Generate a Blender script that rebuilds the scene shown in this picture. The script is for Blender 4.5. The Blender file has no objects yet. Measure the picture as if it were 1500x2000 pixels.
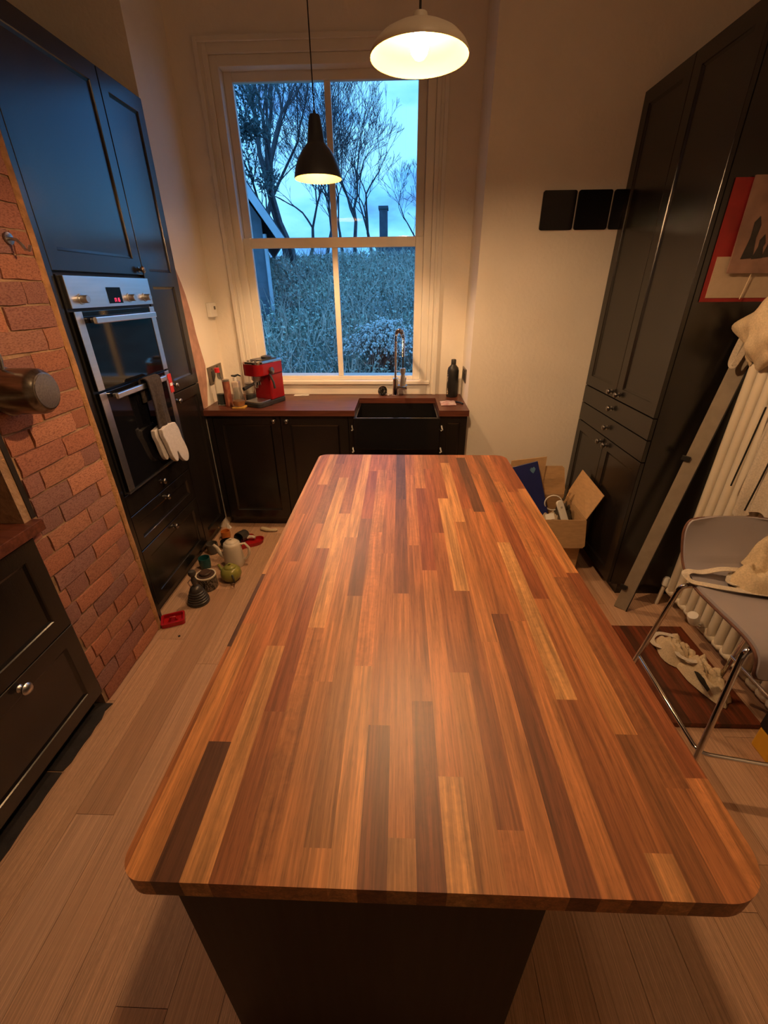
import bpy, bmesh, math, random
from mathutils import Vector, Matrix, Euler, noise
random.seed(7)
scene = bpy.context.scene
COL = scene.collection
PI = math.pi

# ------------------------------------------------------------------ camera
HC = 1.62
cam = bpy.data.cameras.new('camera')
cam_o = bpy.data.objects.new('camera', cam)
COL.objects.link(cam_o)
f_px = 834.956
cam.sensor_fit = 'VERTICAL'; cam.sensor_height = 36.0
cam.lens = f_px / 2000 * 36.0
cam.clip_start = 0.02; cam.clip_end = 300
_y = Vector((32, 436, -f_px)).normalized()        # room depth axis seen by the camera
_z = Vector((-14, 1600, f_px)).normalized()       # up
_x = _y.cross(_z).normalized()
rot = Matrix((_x, _y, _z))
cam_o.matrix_world = Matrix.Translation((0, 0, HC)) @ rot.to_4x4()
scene.camera = cam_o

# ------------------------------------------------------------------ view, world
scene.view_settings.view_transform = 'Standard'
scene.view_settings.look = 'None'
scene.view_settings.gamma = 1.0
scene.view_settings.use_curve_mapping = False
scene.view_settings.exposure = 1.1
SKY = 1.05
BULB = 1350.0
LAMP_COL = (1.0, 0.60, 0.30)
FILL_LIGHT = 10.0  # strength of the added fill light out of view

world = bpy.data.worlds.new('dusk_sky'); scene.world = world
world.use_nodes = True
nt = world.node_tree; nt.nodes.clear()
def wn(t, **k):
    n = nt.nodes.new(t)
    for a, v in k.items(): setattr(n, a, v)
    return n
wo = wn('ShaderNodeOutputWorld'); wb = wn('ShaderNodeBackground')
tc = wn('ShaderNodeTexCoord'); mp = wn('ShaderNodeMapping'); mp.inputs['Scale'].default_value = (1.0, 1.0, 2.6)
nz = wn('ShaderNodeTexNoise'); nz.inputs['Scale'].default_value = 3.6; nz.inputs['Detail'].default_value = 7; nz.inputs['Roughness'].default_value = 0.52
mp.inputs['Location'].default_value = (0.35, 0.2, 0.1)
rp = wn('ShaderNodeValToRGB')
cr = rp.color_ramp
cr.elements[0].position = 0.41; cr.elements[0].color = (0.060, 0.19, 0.50, 1)
cr.elements[1].position = 0.62; cr.elements[1].color = (0.19, 0.53, 0.93, 1)
e = cr.elements.new(0.5); e.color = (0.095, 0.36, 0.82, 1)
wb.inputs['Strength'].default_value = SKY
L = nt.links.new
L(tc.outputs['Generated'], mp.inputs['Vector']); L(mp.outputs[0], nz.inputs['Vector']); L(nz.outputs['Fac'], rp.inputs['Fac'])
L(rp.outputs['Color'], wb.inputs['Color']); L(wb.outputs[0], wo.inputs['Surface'])

# ------------------------------------------------------------------ materials
MATS = {}
def mat(name, col=(0.8, 0.8, 0.8), rough=0.5, metal=0.0, nscale=0, namp=0.0, bump=0.0, bscale=None, stretch=(1, 1, 1),
        objcol=False, emit=None, estr=0, trans=0, ior=1.45, spec=0.5, col2=None, island=0.0, coat=0, alpha=1, ramp=(0.35, 0.65)):
    if name in MATS: return MATS[name]
    m = bpy.data.materials.new(name); m.use_nodes = True
    t = m.node_tree; n = t.nodes; b = n['Principled BSDF']; lk = t.links.new
    b.inputs['Roughness'].default_value = rough; b.inputs['Metallic'].default_value = metal
    b.inputs['IOR'].default_value = ior; b.inputs['Specular IOR Level'].default_value = spec
    b.inputs['Transmission Weight'].default_value = trans
    b.inputs['Coat Weight'].default_value = coat; b.inputs['Coat Roughness'].default_value = 0.15
    b.inputs['Base Color'].default_value = (*col, 1)
    if emit:
        b.inputs['Emission Color'].default_value = (*emit, 1); b.inputs['Emission Strength'].default_value = estr
    src = None
    if nscale or bump:
        tcn = n.new('ShaderNodeTexCoord'); mpn = n.new('ShaderNodeMapping'); mpn.inputs['Scale'].default_value = stretch
        lk(tcn.outputs['Object'], mpn.inputs['Vector']); vec = mpn.outputs[0]
        if objcol:
            oi = n.new('ShaderNodeObjectInfo'); va = n.new('ShaderNodeVectorMath'); va.operation = 'MULTIPLY_ADD'
            sc = n.new('ShaderNodeVectorMath'); sc.operation = 'SCALE'; sc.inputs[0].default_value = (13.1, 7.7, 5.3)
            lk(oi.outputs['Random'], sc.inputs['Scale'])
            va.operation = 'ADD'; lk(mpn.outputs[0], va.inputs[0]); lk(sc.outputs[0], va.inputs[1]); vec = va.outputs[0]
    if nscale:
        nzn = n.new('ShaderNodeTexNoise'); nzn.inputs['Scale'].default_value = nscale; nzn.inputs['Detail'].default_value = 6
        lk(vec, nzn.inputs['Vector'])
        rpn = n.new('ShaderNodeValToRGB'); c2 = col2 or tuple(c * (1 - namp) for c in col)
        rpn.color_ramp.elements[0].position = ramp[0]; rpn.color_ramp.elements[1].position = ramp[1]
        rpn.color_ramp.elements[0].color = (*c2, 1); rpn.color_ramp.elements[1].color = (*col, 1)
        lk(nzn.outputs['Fac'], rpn.inputs['Fac']); src = rpn.outputs['Color']
    if objcol:
        oi2 = n.new('ShaderNodeObjectInfo'); mx = n.new('ShaderNodeMix'); mx.data_type = 'RGBA'; mx.blend_type = 'MULTIPLY'
        mx.inputs['Factor'].default_value = 1.0
        if src: lk(src, mx.inputs['A'])
        else: mx.inputs['A'].default_value = (*col, 1)
        lk(oi2.outputs['Color'], mx.inputs['B']); src = mx.outputs['Result']
    if island:
        ge = n.new('ShaderNodeNewGeometry'); hv = n.new('ShaderNodeHueSaturation')
        mr = n.new('ShaderNodeMapRange'); mr.inputs['To Min'].default_value = 1 - island; mr.inputs['To Max'].default_value = 1 + island
        lk(ge.outputs['Random Per Island'], mr.inputs['Value']); lk(mr.outputs[0], hv.inputs['Value'])
        if src: lk(src, hv.inputs['Color'])
        else: hv.inputs['Color'].default_value = (*col, 1)
        src = hv.outputs[0]
    if src: lk(src, b.inputs['Base Color'])
    if bump:
        nb = n.new('ShaderNodeTexNoise'); nb.inputs['Scale'].default_value = bscale or nscale; nb.inputs['Detail'].default_value = 5
        lk(vec, nb.inputs['Vector']); bp = n.new('ShaderNodeBump'); bp.inputs['Strength'].default_value = bump; bp.inputs['Distance'].default_value = 0.01
        lk(nb.outputs['Fac'], bp.inputs['Height']); lk(bp.outputs[0], b.inputs['Normal'])
    MATS[name] = m
    return m

def stave_mat(name, rough, spec, streak=1.0):
    """hardwood stave: object colour times long grain, pores and rippled figure"""
    m = bpy.data.materials.new(name); m.use_nodes = True
    t = m.node_tree; n = t.nodes; b = n['Principled BSDF']; lk = t.links.new
    b.inputs['Roughness'].default_value = rough; b.inputs['Specular IOR Level'].default_value = spec
    tcn = n.new('ShaderNodeTexCoord'); oi = n.new('ShaderNodeObjectInfo')
    sc = n.new('ShaderNodeVectorMath'); sc.operation = 'SCALE'; sc.inputs[0].default_value = (31.0, 17.0, 9.0); lk(oi.outputs['Random'], sc.inputs['Scale'])
    ad = n.new('ShaderNodeVectorMath'); ad.operation = 'ADD'; lk(tcn.outputs['Object'], ad.inputs[0]); lk(sc.outputs[0], ad.inputs[1])
    def nz(scale, st, det, dist=0.0, ro=0.55):
        mpn = n.new('ShaderNodeMapping'); mpn.inputs['Scale'].default_value = st; lk(ad.outputs[0], mpn.inputs['Vector'])
        q = n.new('ShaderNodeTexNoise'); q.inputs['Scale'].default_value = scale; q.inputs['Detail'].default_value = det
        q.inputs['Distortion'].default_value = dist; q.inputs['Roughness'].default_value = ro
        lk(mpn.outputs[0], q.inputs['Vector']); return q.outputs['Fac']
    def rmp(v, a, b2, lo, hi):
        q = n.new('ShaderNodeMapRange'); lk(v, q.inputs['Value'])
        q.inputs['From Min'].default_value = a; q.inputs['From Max'].default_value = b2
        q.inputs['To Min'].default_value = lo; q.inputs['To Max'].default_value = hi; return q.outputs[0]
    def mul(a, b2):
        q = n.new('ShaderNodeMath'); q.operation = 'MULTIPLY'; lk(a, q.inputs[0]); lk(b2, q.inputs[1]); return q.outputs[0]
    s1 = rmp(nz(1.0, (70, 3.2, 70), 3, 0.6), 0.32, 0.68, 1 - 0.40 * streak, 1 + 0.24 * streak)      # broad bands
    s2 = rmp(nz(1.0, (300, 7, 300), 3, 0.3), 0.3, 0.7, 1 - 0.30 * streak, 1 + 0.18 * streak)        # fine grain
    s3 = rmp(nz(1.0, (900, 45, 900), 1), 0.28, 0.42, 0.72, 1.0)                                      # pores
    fig = nz(1.0, (55, 60, 55), 3, 0.8)                                                               # ripple
    amt = rmp(oi.outputs['Random'], 0.55, 0.85, 0.0, 0.30)
    one = n.new('ShaderNodeMath'); one.operation = 'SUBTRACT'; lk(fig, one.inputs[0]); one.inputs[1].default_value = 0.5
    fm = mul(one.outputs[0], amt); q = n.new('ShaderNodeMath'); q.operation = 'MULTIPLY_ADD'; lk(fm, q.inputs[0]); q.inputs[1].default_value = 2.2; q.inputs[2].default_value = 1.0
    tot = mul(mul(s1, s2), mul(s3, q.outputs[0]))
    vm = n.new('ShaderNodeVectorMath'); vm.operation = 'SCALE'; lk(oi.outputs['Color'], vm.inputs[0]); lk(tot, vm.inputs['Scale'])
    # darker grain is also redder
    gm = n.new('ShaderNodeGamma'); gm.inputs['Gamma'].default_value = 1.0; lk(vm.outputs[0], gm.inputs['Color'])
    lk(gm.outputs[0], b.inputs['Base Color'])
    bp = n.new('ShaderNodeBump'); bp.inputs['Strength'].default_value = 0.08; bp.inputs['Distance'].default_value = 0.002
    lk(s3, bp.inputs['Height']); lk(bp.outputs[0], b.inputs['Normal'])
    MATS[name] = m
    return m

M_STAVE = stave_mat('oiled_hardwood', 0.44, 0.5)
M_FLOOR = stave_mat('oak_laminate', 0.42, 0.4, 0.85)
M_WALL = mat('cream_painted_plaster', (0.86, 0.80, 0.70), 0.85, nscale=3, namp=0.06, bump=0.25, bscale=45)
M_CEIL = mat('white_ceiling_paint', (0.82, 0.80, 0.76), 0.9, nscale=3, namp=0.05)
M_TRIM = mat('white_gloss_trim', (0.80, 0.76, 0.68), 0.4, nscale=6, namp=0.05)
M_BLACK = mat('black_stained_wood', (0.012, 0.010, 0.009), 0.24, nscale=4, namp=0.35, stretch=(6, 6, 0.6), bump=0.03, bscale=60, spec=0.8)
M_BLACKIN = mat('black_carcass', (0.012, 0.011, 0.010), 0.5, nscale=8, namp=0.2)
M_PANEL = mat('dark_brown_panel', (0.030, 0.022, 0.017), 0.5, nscale=60, namp=0.4, stretch=(1, 1, 0.05))
M_STEEL = mat('brushed_steel', (0.62, 0.63, 0.64), 0.32, 1.0, nscale=200, namp=0.12, stretch=(1, 0.05, 1))
M_STEELP = mat('satin_steel_facing', (0.80, 0.82, 0.85), 0.30, 1.0, nscale=90, namp=0.06, stretch=(1, 0.05, 1))
M_CHROME = mat('chrome', (0.78, 0.78, 0.78), 0.08, 1.0, nscale=3, namp=0.04)
M_KNOB = mat('pewter_knob', (0.30, 0.29, 0.28), 0.25, 1.0, nscale=20, namp=0.2)
M_BGLASS = mat('black_oven_glass', (0.006, 0.006, 0.008), 0.06, nscale=3, namp=0.2)
M_MORTAR = mat('sandy_mortar', (0.42, 0.26, 0.15), 0.95, nscale=14, namp=0.35, bump=0.7, bscale=60)
M_BRICK = mat('old_brick', (1.0, 0.98, 0.95), 0.85, nscale=20, col2=(0.60, 0.50, 0.48), bump=0.6, bscale=70, objcol=True)
M_SLATE = mat('black_slate', (0.035, 0.030, 0.028), 0.55, nscale=12, namp=0.4, bump=0.3, bscale=40)
M_SINK = mat('black_fireclay', (0.010, 0.010, 0.011), 0.12, nscale=4, namp=0.2)
M_WHITEP = mat('white_plastic', (0.80, 0.78, 0.72), 0.45, nscale=5, namp=0.04)
M_RAD = mat('white_radiator_enamel', (0.78, 0.70, 0.56), 0.35, nscale=4, namp=0.06)
M_CARD = mat('cardboard', (0.50, 0.31, 0.15), 0.85, nscale=25, namp=0.14, stretch=(1, 1, 4))
M_CANVAS = mat('cream_canvas', (0.72, 0.58, 0.38), 0.9, nscale=180, namp=0.2, bump=0.2, bscale=300)
M_LINEN = mat('white_linen', (0.70, 0.62, 0.50), 0.9, nscale=180, namp=0.2, bump=0.2, bscale=300)
M_CTOP = mat('dark_counter_wood', (0.145, 0.046, 0.026), 0.36, nscale=3.5, col2=(0.075, 0.022, 0.014), stretch=(1.6, 24, 24), bump=0.05, bscale=8)
M_OFFCUT = M_STAVE

_r = [n for n in M_BRICK.node_tree.nodes if n.bl_idname == 'ShaderNodeValToRGB'][0].color_ramp      # old lime wash left on the bricks
_e = _r.elements.new(0.72); _e.color = (1.0, 0.98, 0.95, 1); _e = _r.elements.new(0.80); _e.color = (1.15, 1.7, 2.1, 1)
_r.elements[1].position = 0.55
# ------------------------------------------------------------------ mesh builder
ROOT = {}
class B:
    def __init__(s): s.v = []; s.f = []
    def add(s, vs, fs):
        o = len(s.v); s.v += [Vector(p) for p in vs]; s.f += [tuple(i + o for i in q) for q in fs]; return s
    def box(s, x0, x1, y0, y1, z0, z1):
        vs = [(x, y, z) for z in (z0, z1) for y in (y0, y1) for x in (x0, x1)]
        return s.add(vs, [(0, 2, 3, 1), (4, 5, 7, 6), (0, 1, 5, 4), (2, 6, 7, 3), (0, 4, 6, 2), (1, 3, 7, 5)])
    def obox(s, c, ax, ay, az):
        c = Vector(c); ax, ay, az = Vector(ax), Vector(ay), Vector(az)
        vs = [c + i * ax + j * ay + k * az for k in (-1, 1) for j in (-1, 1) for i in (-1, 1)]
        return s.add(vs, [(0, 2, 3, 1), (4, 5, 7, 6), (0, 1, 5, 4), (2, 6, 7, 3), (0, 4, 6, 2), (1, 3, 7, 5)])
    def bar(s, p, q, w, t, up=(0, 0, 1)):
        p, q = Vector(p), Vector(q); d = q - p; l = d.length; d.normalize(); u = Vector(up)
        sd = d.cross(u).normalized(); u2 = sd.cross(d).normalized()
        return s.obox((p + q) / 2, d * l / 2, sd * w / 2, u2 * t / 2)
    def tube(s, path, r, n=10, caps=True, closed=False):
        path = [Vector(p) for p in path]; m = len(path)
        rs = r if isinstance(r, (list, tuple)) else [r] * m
        prev = None; vs = []
        for i, p in enumerate(path):
            if closed: d = path[(i + 1) % m] - path[i - 1]
            else: d = path[min(i + 1, m - 1)] - path[max(i - 1, 0)]
            d.normalize()
            if prev is None:
                u = d.orthogonal().normalized()
            else:
                u = prev - d * prev.dot(d)
                u = u.normalized() if u.length > 1e-6 else d.orthogonal().normalized()
            prev = u; w = d.cross(u)
            for k in range(n):
                a = 2 * PI * k / n; vs.append(p + (u * math.cos(a) + w * math.sin(a)) * rs[i])
        fs = []
        for i in range(m if closed else m - 1):
            j = (i + 1) % m
            for k in range(n): fs.append((i * n + k, i * n + (k + 1) % n, j * n + (k + 1) % n, j * n + k))
        if caps and not closed:
            fs.append(tuple(range(n - 1, -1, -1))); fs.append(tuple((m - 1) * n + k for k in range(n)))
        return s.add(vs, fs)
    def lathe(s, c, prof, n=28, axis=(0, 0, 1), xdir=None, sx=1.0):
        c = Vector(c); a = Vector(axis).normalized(); u = Vector(xdir).normalized() if xdir else a.orthogonal().normalized(); w = a.cross(u)
        vs = []; idx = []
        for r, h in prof:
            if r < 1e-6: idx.append([len(vs)]); vs.append(c + a * h)
            else:
                idx.append(list(range(len(vs), len(vs) + n)))
                for k in range(n):
                    t = 2 * PI * k / n; vs.append(c + a * h + (u * math.cos(t) * sx + w * math.sin(t)) * r)
        fs = []
        for A, C2 in zip(idx, idx[1:]):
            for k in range(n):
                k2 = (k + 1) % n
                if len(A) == 1 and len(C2) == 1: break
                if len(A) == 1: fs.append((A[0], C2[k2], C2[k]))
                elif len(C2) == 1: fs.append((A[k], A[k2], C2[0]))
                else: fs.append((A[k], A[k2], C2[k2], C2[k]))
        return s.add(vs, fs)
    def sphere(s, c, r, n=16, m=9, sc=(1, 1, 1)):
        prof = [(r * math.sin(PI * i / m), -r * math.cos(PI * i / m)) for i in range(m + 1)]
        o = len(s.v); s.lathe((0, 0, 0), prof, n)
        for i in range(o, len(s.v)):
            q = s.v[i]; s.v[i] = Vector((q.x * sc[0], q.y * sc[1], q.z * sc[2])) + Vector(c)
        return s
    def prism(s, poly, z0, z1, fn=None):
        n = len(poly); fn = fn or (lambda x, y, z: (x, y, z))
        vs = [fn(x, y, z0) for x, y in poly] + [fn(x, y, z1) for x, y in poly]
        fs = [tuple(range(n - 1, -1, -1)), tuple(range(n, 2 * n))] + [(i, (i + 1) % n, (i + 1) % n + n, i + n) for i in range(n)]
        return s.add(vs, fs)
    def grid(s, nu, nv, fn, thick=0.0):
        vs = [Vector(fn(i / (nu - 1), j / (nv - 1))) for j in range(nv) for i in range(nu)]
        fs = [(j * nu + i, j * nu + i + 1, (j + 1) * nu + i + 1, (j + 1) * nu + i) for j in range(nv - 1) for i in range(nu - 1)]
        if not thick: return s.add(vs, fs)
        nr = [Vector() for _ in vs]
        for q in fs:
            nn = (vs[q[1]] - vs[q[0]]).cross(vs[q[3]] - vs[q[0]])
            for i in q: nr[i] += nn
        bk = [v - (n.normalized() if n.length > 0 else Vector((0, 0, 1))) * thick for v, n in zip(vs, nr)]
        N = len(vs); fs2 = fs + [tuple(N + i for i in reversed(q)) for q in fs]
        ring = [i for i in range(nu)] + [(j + 1) * nu - 1 for j in range(1, nv)] + [(nv - 1) * nu + i for i in range(nu - 2, -1, -1)] + [j * nu for j in range(nv - 2, 0, -1)]
        for a, b2 in zip(ring, ring[1:] + ring[:1]): fs2.append((b2, a, N + a, N + b2))
        return s.add(vs + bk, fs2)
    def build(s, name, m, parent=None, smooth=None, bevel=0.0, seg=2, **props):
        vs = s.v
        if parent is not None:
            inv = ROOT[parent]; vs = [inv @ v for v in vs]
        me = bpy.data.meshes.new(name); me.from_pydata([tuple(v) for v in vs], [], s.f); me.update()
        bm = bmesh.new(); bm.from_mesh(me); bmesh.ops.recalc_face_normals(bm, faces=bm.faces); bm.to_mesh(me); bm.free()
        me.materials.append(m)
        if smooth is not None:
            for p in me.polygons: p.use_smooth = True
            me.set_sharp_from_angle(angle=math.radians(smooth))
        o = bpy.data.objects.new(name, me); COL.objects.link(o)
        if parent is not None: o.parent = parent; ROOT[o] = ROOT[parent]
        else: ROOT[o] = Matrix()
        if bevel:
            md = o.modifiers.new('bevel', 'BEVEL'); md.width = bevel; md.segments = seg; md.limit_method = 'ANGLE'; md.angle_limit = math.radians(40)
        for k, v in props.items(): o[k] = v
        return o

def thing(name, label, cat, loc, rotz=0.0, group=None):
    o = bpy.data.objects.new(name, None); COL.objects.link(o); o.empty_display_size = 0.05
    o.location = loc; o.rotation_euler = (0, 0, rotz)
    o['label'] = label; o['category'] = cat
    if group: o['group'] = group
    ROOT[o] = (Matrix.Translation(loc) @ Matrix.Rotation(rotz, 4, 'Z')).inverted()
    return o
class LB(B):
    """builder in the local coordinates of its parent"""
    def build(s, name, m, parent=None, **k):
        keep = ROOT[parent]; ROOT[parent] = Matrix()
        o = B.build(s, name, m, parent, **k); ROOT[parent] = keep; ROOT[o] = keep
        return o
def struct(b, name, m, **k): return b.build(name, m, kind='structure', **k)

def arc(c, r, a0, a1, n): return [(c[0] + r * math.cos(a0 + (a1 - a0) * i / n), c[1] + r * math.sin(a0 + (a1 - a0) * i / n)) for i in range(n + 1)]
def clip(poly, ax, lo, hi):
    def half(p, sgn, lim):
        out = []
        for i in range(len(p)):
            a, b2 = p[i], p[(i + 1) % len(p)]
            ia = sgn * a[ax] <= sgn * lim + 1e-9; ib = sgn * b2[ax] <= sgn * lim + 1e-9
            if ia: out.append(a)
            if ia != ib:
                t = (lim - a[ax]) / (b2[ax] - a[ax]); out.append((a[0] + t * (b2[0] - a[0]), a[1] + t * (b2[1] - a[1])))
        return out
    poly = half(poly, 1, hi)
    return half(poly, -1, lo) if poly else poly

# ------------------------------------------------------------------ room shell
CEIL = 3.2; YB = 3.30; XL = -1.32; XR = 1.63; YF = -2.7; YW = 2.93; XC = 0.46
fl = struct(B().box(-2.2, 1.9, YF - 0.1, 3.5, -0.06, -0.012), 'floor', mat('dark_subfloor', (0.06, 0.04, 0.03), 0.9, nscale=10, namp=0.3))
struct(B().box(-2.2, 1.9, YF - 0.1, 3.75, CEIL, CEIL + 0.1), 'ceiling', M_CEIL)
wl = struct(B().box(-2.05, -1.93, YF, 2.825, 0, CEIL), 'wall_left', M_WALL)
wlw = struct(B().box(-2.05, XL, 2.825, 3.7, 0, CEIL), 'wall_left_window', M_WALL)
struct(B().box(XR, XR + 0.12, YF, YW, 0, CEIL), 'wall_right', M_WALL)
wrw = struct(B().box(XC, XR + 0.12, YW, 3.7, 0, CEIL), 'wall_right_window', M_WALL)
struct(B().box(-2.05, XR + 0.12, YF - 0.12, YF, 0, CEIL), 'wall_front', M_WALL)
WX0, WX1, WZ0, WZ1 = -1.10, 0.20, 0.97, 2.80
bw = B(); bw.box(XL, WX0, YB, YB + 0.4, 0, CEIL); bw.box(WX1, XC, YB, YB + 0.4, 0, CEIL)
bw.box(WX0, WX1, YB, YB + 0.4, 0, WZ0); bw.box(WX0, WX1, YB, YB + 0.4, WZ1, CEIL)
struct(bw, 'wall_back', M_WALL)
# raw plaster strip on the left window wall beside the tall cabinet
pp = [(2.826, 0.915), (2.90, 0.915), (2.955, 1.05), (2.985, 1.17), (2.965, 1.25), (2.935, 1.38), (2.93, 1.46), (2.895, 1.60), (2.87, 1.66), (2.826, 1.74)]
B().prism(pp, XL - 0.002, XL + 0.004, lambda a, b2, c: (c, a, b2)).build('bare_plaster', mat('pink_bare_plaster', (0.48, 0.27, 0.20), 0.9, nscale=14, namp=0.3, bump=0.4, bscale=40), wlw, label='strip of bare pinkish plaster')
# nick in the plaster near the box
# ------------------------------------------------------------------ floor boards
bd = B().box(-0.5, 0.5, -0.5, 0.5, -0.012, 0.0)
base = bd.build('floor_board', M_FLOOR, fl)
PW = 0.136; first = True
tones = [(0.57, 0.35, 0.22), (0.52, 0.31, 0.19), (0.61, 0.385, 0.25), (0.48, 0.28, 0.17), (0.55, 0.335, 0.205), (0.58, 0.365, 0.235)]
k = 0
for i in range(27):
    x0 = -1.935 + i * PW + 0.0
    y = -2.7 - [0.1, 0.75, 0.4, 1.05][i % 4] + (i * 0.37) % 0.3
    while y < 3.0:
        y1 = y + 1.26
        a, c = max(y, -2.7), min(y1, 2.95)
        if c - a > 0.03 and c > -0.6 and x0 < XR:
            o = base if first else base.copy()
            if not first: COL.objects.link(o)
            first = False
            x1 = min(x0 + PW, XR)
            o.location = ((x0 + x1) / 2, (a + c) / 2, 0); o.scale = (x1 - x0 - 0.0012, c - a - 0.0012, 1)
            t = random.choice(tones); v = random.uniform(0.92, 1.08); o.color = (t[0] * v, t[1] * v, t[2] * v, 1)
        y = y1

# ------------------------------------------------------------------ island
TX0, TX1, TY0, TY1, TT = -0.383, 0.506, 0.271, 1.958, 0.91
isl = thing('kitchen_island', 'dark panelled kitchen island under the striped hardwood worktop', 'island', (-0.06, 1.1, 0))
IX0, IX1, IY0, IY1 = -0.368, 0.25, 0.33, 1.90
B().box(IX0, IX1, IY0, IY0 + 0.018, 0.0, 0.8715).build('end_panel', M_PANEL, isl, bevel=0.0015)
B().box(IX0 + 0.02, IX1 - 0.004, IY0 + 0.019, IY1, 0.08, 0.8715).build('carcass', M_BLACKIN, isl)
B().box(IX0 + 0.07, IX1 - 0.05, IY0 + 0.019, IY1 - 0.05, 0.0, 0.08).build('plinth', M_BLACKIN, isl)
B().box(IX0, IX1, IY1 + 0.0005, IY1 + 0.018, 0.0, 0.8715).build('end_panel', M_PANEL, isl, bevel=0.0015)

def door(u0, u1, z0, z1, plane, ax, sgn, panels=None, st=0.058, t=0.02, dep=0.009, sl=0.013, b=None):
    """framed door: u along ax ('y': door faces x; 'x': door faces y); plane = front face coordinate, sgn = facing sign"""
    b = b or B()
    def P(u, z, d):      # d = depth behind the front face
        q = plane - sgn * d
        return (q, u, z) if ax == 'y' else (u, q, z)
    def quad(a, c, d2, e2): b.add([a, c, d2, e2], [(0, 1, 2, 3)])
    panels = panels or [(z0 + st, z1 - st)]
    # sides and back
    for (ua, za, ub, zb) in ((u0, z0, u1, z0), (u1, z0, u1, z1), (u1, z1, u0, z1), (u0, z1, u0, z0)):
        quad(P(ua, za, 0.0015), P(ub, zb, 0.0015), P(ub, zb, t), P(ua, za, t))
    e = 0.0015
    rim = [(u0, z0), (u1, z0), (u1, z1), (u0, z1)]; rin = [(u0 + e, z0 + e), (u1 - e, z0 + e), (u1 - e, z1 - e), (u0 + e, z1 - e)]
    for i in range(4):
        j = (i + 1) % 4; quad(P(*rim[i], e), P(*rim[j], e), P(*rin[j], 0), P(*rin[i], 0))
    quad(P(u0, z0, t), P(u1, z0, t), P(u1, z1, t), P(u0, z1, t))
    U0, U1 = u0 + st, u1 - st
    quad(P(u0 + e, z0 + e, 0), P(U0, z0 + e, 0), P(U0, z1 - e, 0), P(u0 + e, z1 - e, 0)); quad(P(U1, z0 + e, 0), P(u1 - e, z0 + e, 0), P(u1 - e, z1 - e, 0), P(U1, z1 - e, 0))
    zz = [z0 + e] + [q for p in panels for q in p] + [z1 - e]
    for a, c in zip(zz[0::2], zz[1::2]): quad(P(U0, a, 0), P(U1, a, 0), P(U1, c, 0), P(U0, c, 0))
    for a, c in panels:
        o4 = [(U0, a), (U1, a), (U1, c), (U0, c)]; s1 = [(U0 + .003, a + .003), (U1 - .003, a + .003), (U1 - .003, c - .003), (U0 + .003, c - .003)]
        s2 = [(U0 + sl, a + sl), (U1 - sl, a + sl), (U1 - sl, c - sl), (U0 + sl, c - sl)]
        for i in range(4):
            j = (i + 1) % 4
            quad(P(*o4[i], 0), P(*o4[j], 0), P(*s1[j], 0.004), P(*s1[i], 0.004))
            quad(P(*s1[i], 0.004), P(*s1[j], 0.004), P(*s2[j], dep), P(*s2[i], dep))
        quad(*[P(*q, dep) for q in s2])
    return b
def slab(u0, u1, z0, z1, plane, ax, sgn, t=0.02):
    a, c = sorted((plane, plane - sgn * t))
    return B().box(a, c, u0, u1, z0, z1) if ax == 'y' else B().box(u0, u1, a, c, z0, z1)
def knob(p, ax, sgn, parent, r=0.016, m=None):
    d = Vector((sgn, 0, 0)) if ax == 'y' else Vector((0, sgn, 0))
    prof = [(0.013, 0), (0.013, 0.002), (0.006, 0.005), (0.006, 0.012), (r * 0.8, 0.016), (r, 0.021), (r, 0.025), (r * 0.75, 0.030), (0, 0.032)]
    return B().lathe(p, prof, 18, d).build('knob', m or M_KNOB, parent, smooth=50)

# worktop of single staves
WT = thing('island_worktop', 'long hardwood island worktop of striped red-brown staves with rounded corners', 'worktop', (0.064, 1.115, 0.872))
def rrect(x0, x1, y0, y1, rf, rb):
    return (arc((x1 - rb, y1 - rb), rb, 0, PI / 2, 8) + arc((x0 + rb, y1 - rb), rb, PI / 2, PI, 8) +
            arc((x0 + rf, y0 + rf), rf, PI, 1.5 * PI, 10) + arc((x1 - rf, y0 + rf), rf, 1.5 * PI, 2 * PI, 10))
outline = (arc((TX1 - 0.05, TY1 - 0.05), 0.05, 0, PI / 2, 8) + arc((TX0 + 0.04, TY1 - 0.04), 0.04, PI / 2, PI, 8) +
           arc((TX0 + 0.036, TY0 + 0.036), 0.036, PI, 1.5 * PI, 10) + arc((TX1 - 0.068, TY0 + 0.068), 0.068, 1.5 * PI, 2 * PI, 12))
TONE = {'P': (0.56, 0.275, 0.105), 'T': (0.47, 0.195, 0.068), 'M': (0.37, 0.135, 0.048), 'D': (0.205, 0.072, 0.030),
        'K': (0.115, 0.046, 0.023), 'R': (0.285, 0.086, 0.032), 'O': (0.38, 0.170, 0.062), 'S': (0.285, 0.106, 0.039), 'G': (0.42, 0.158, 0.055)}
CW = 0.0402
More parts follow.
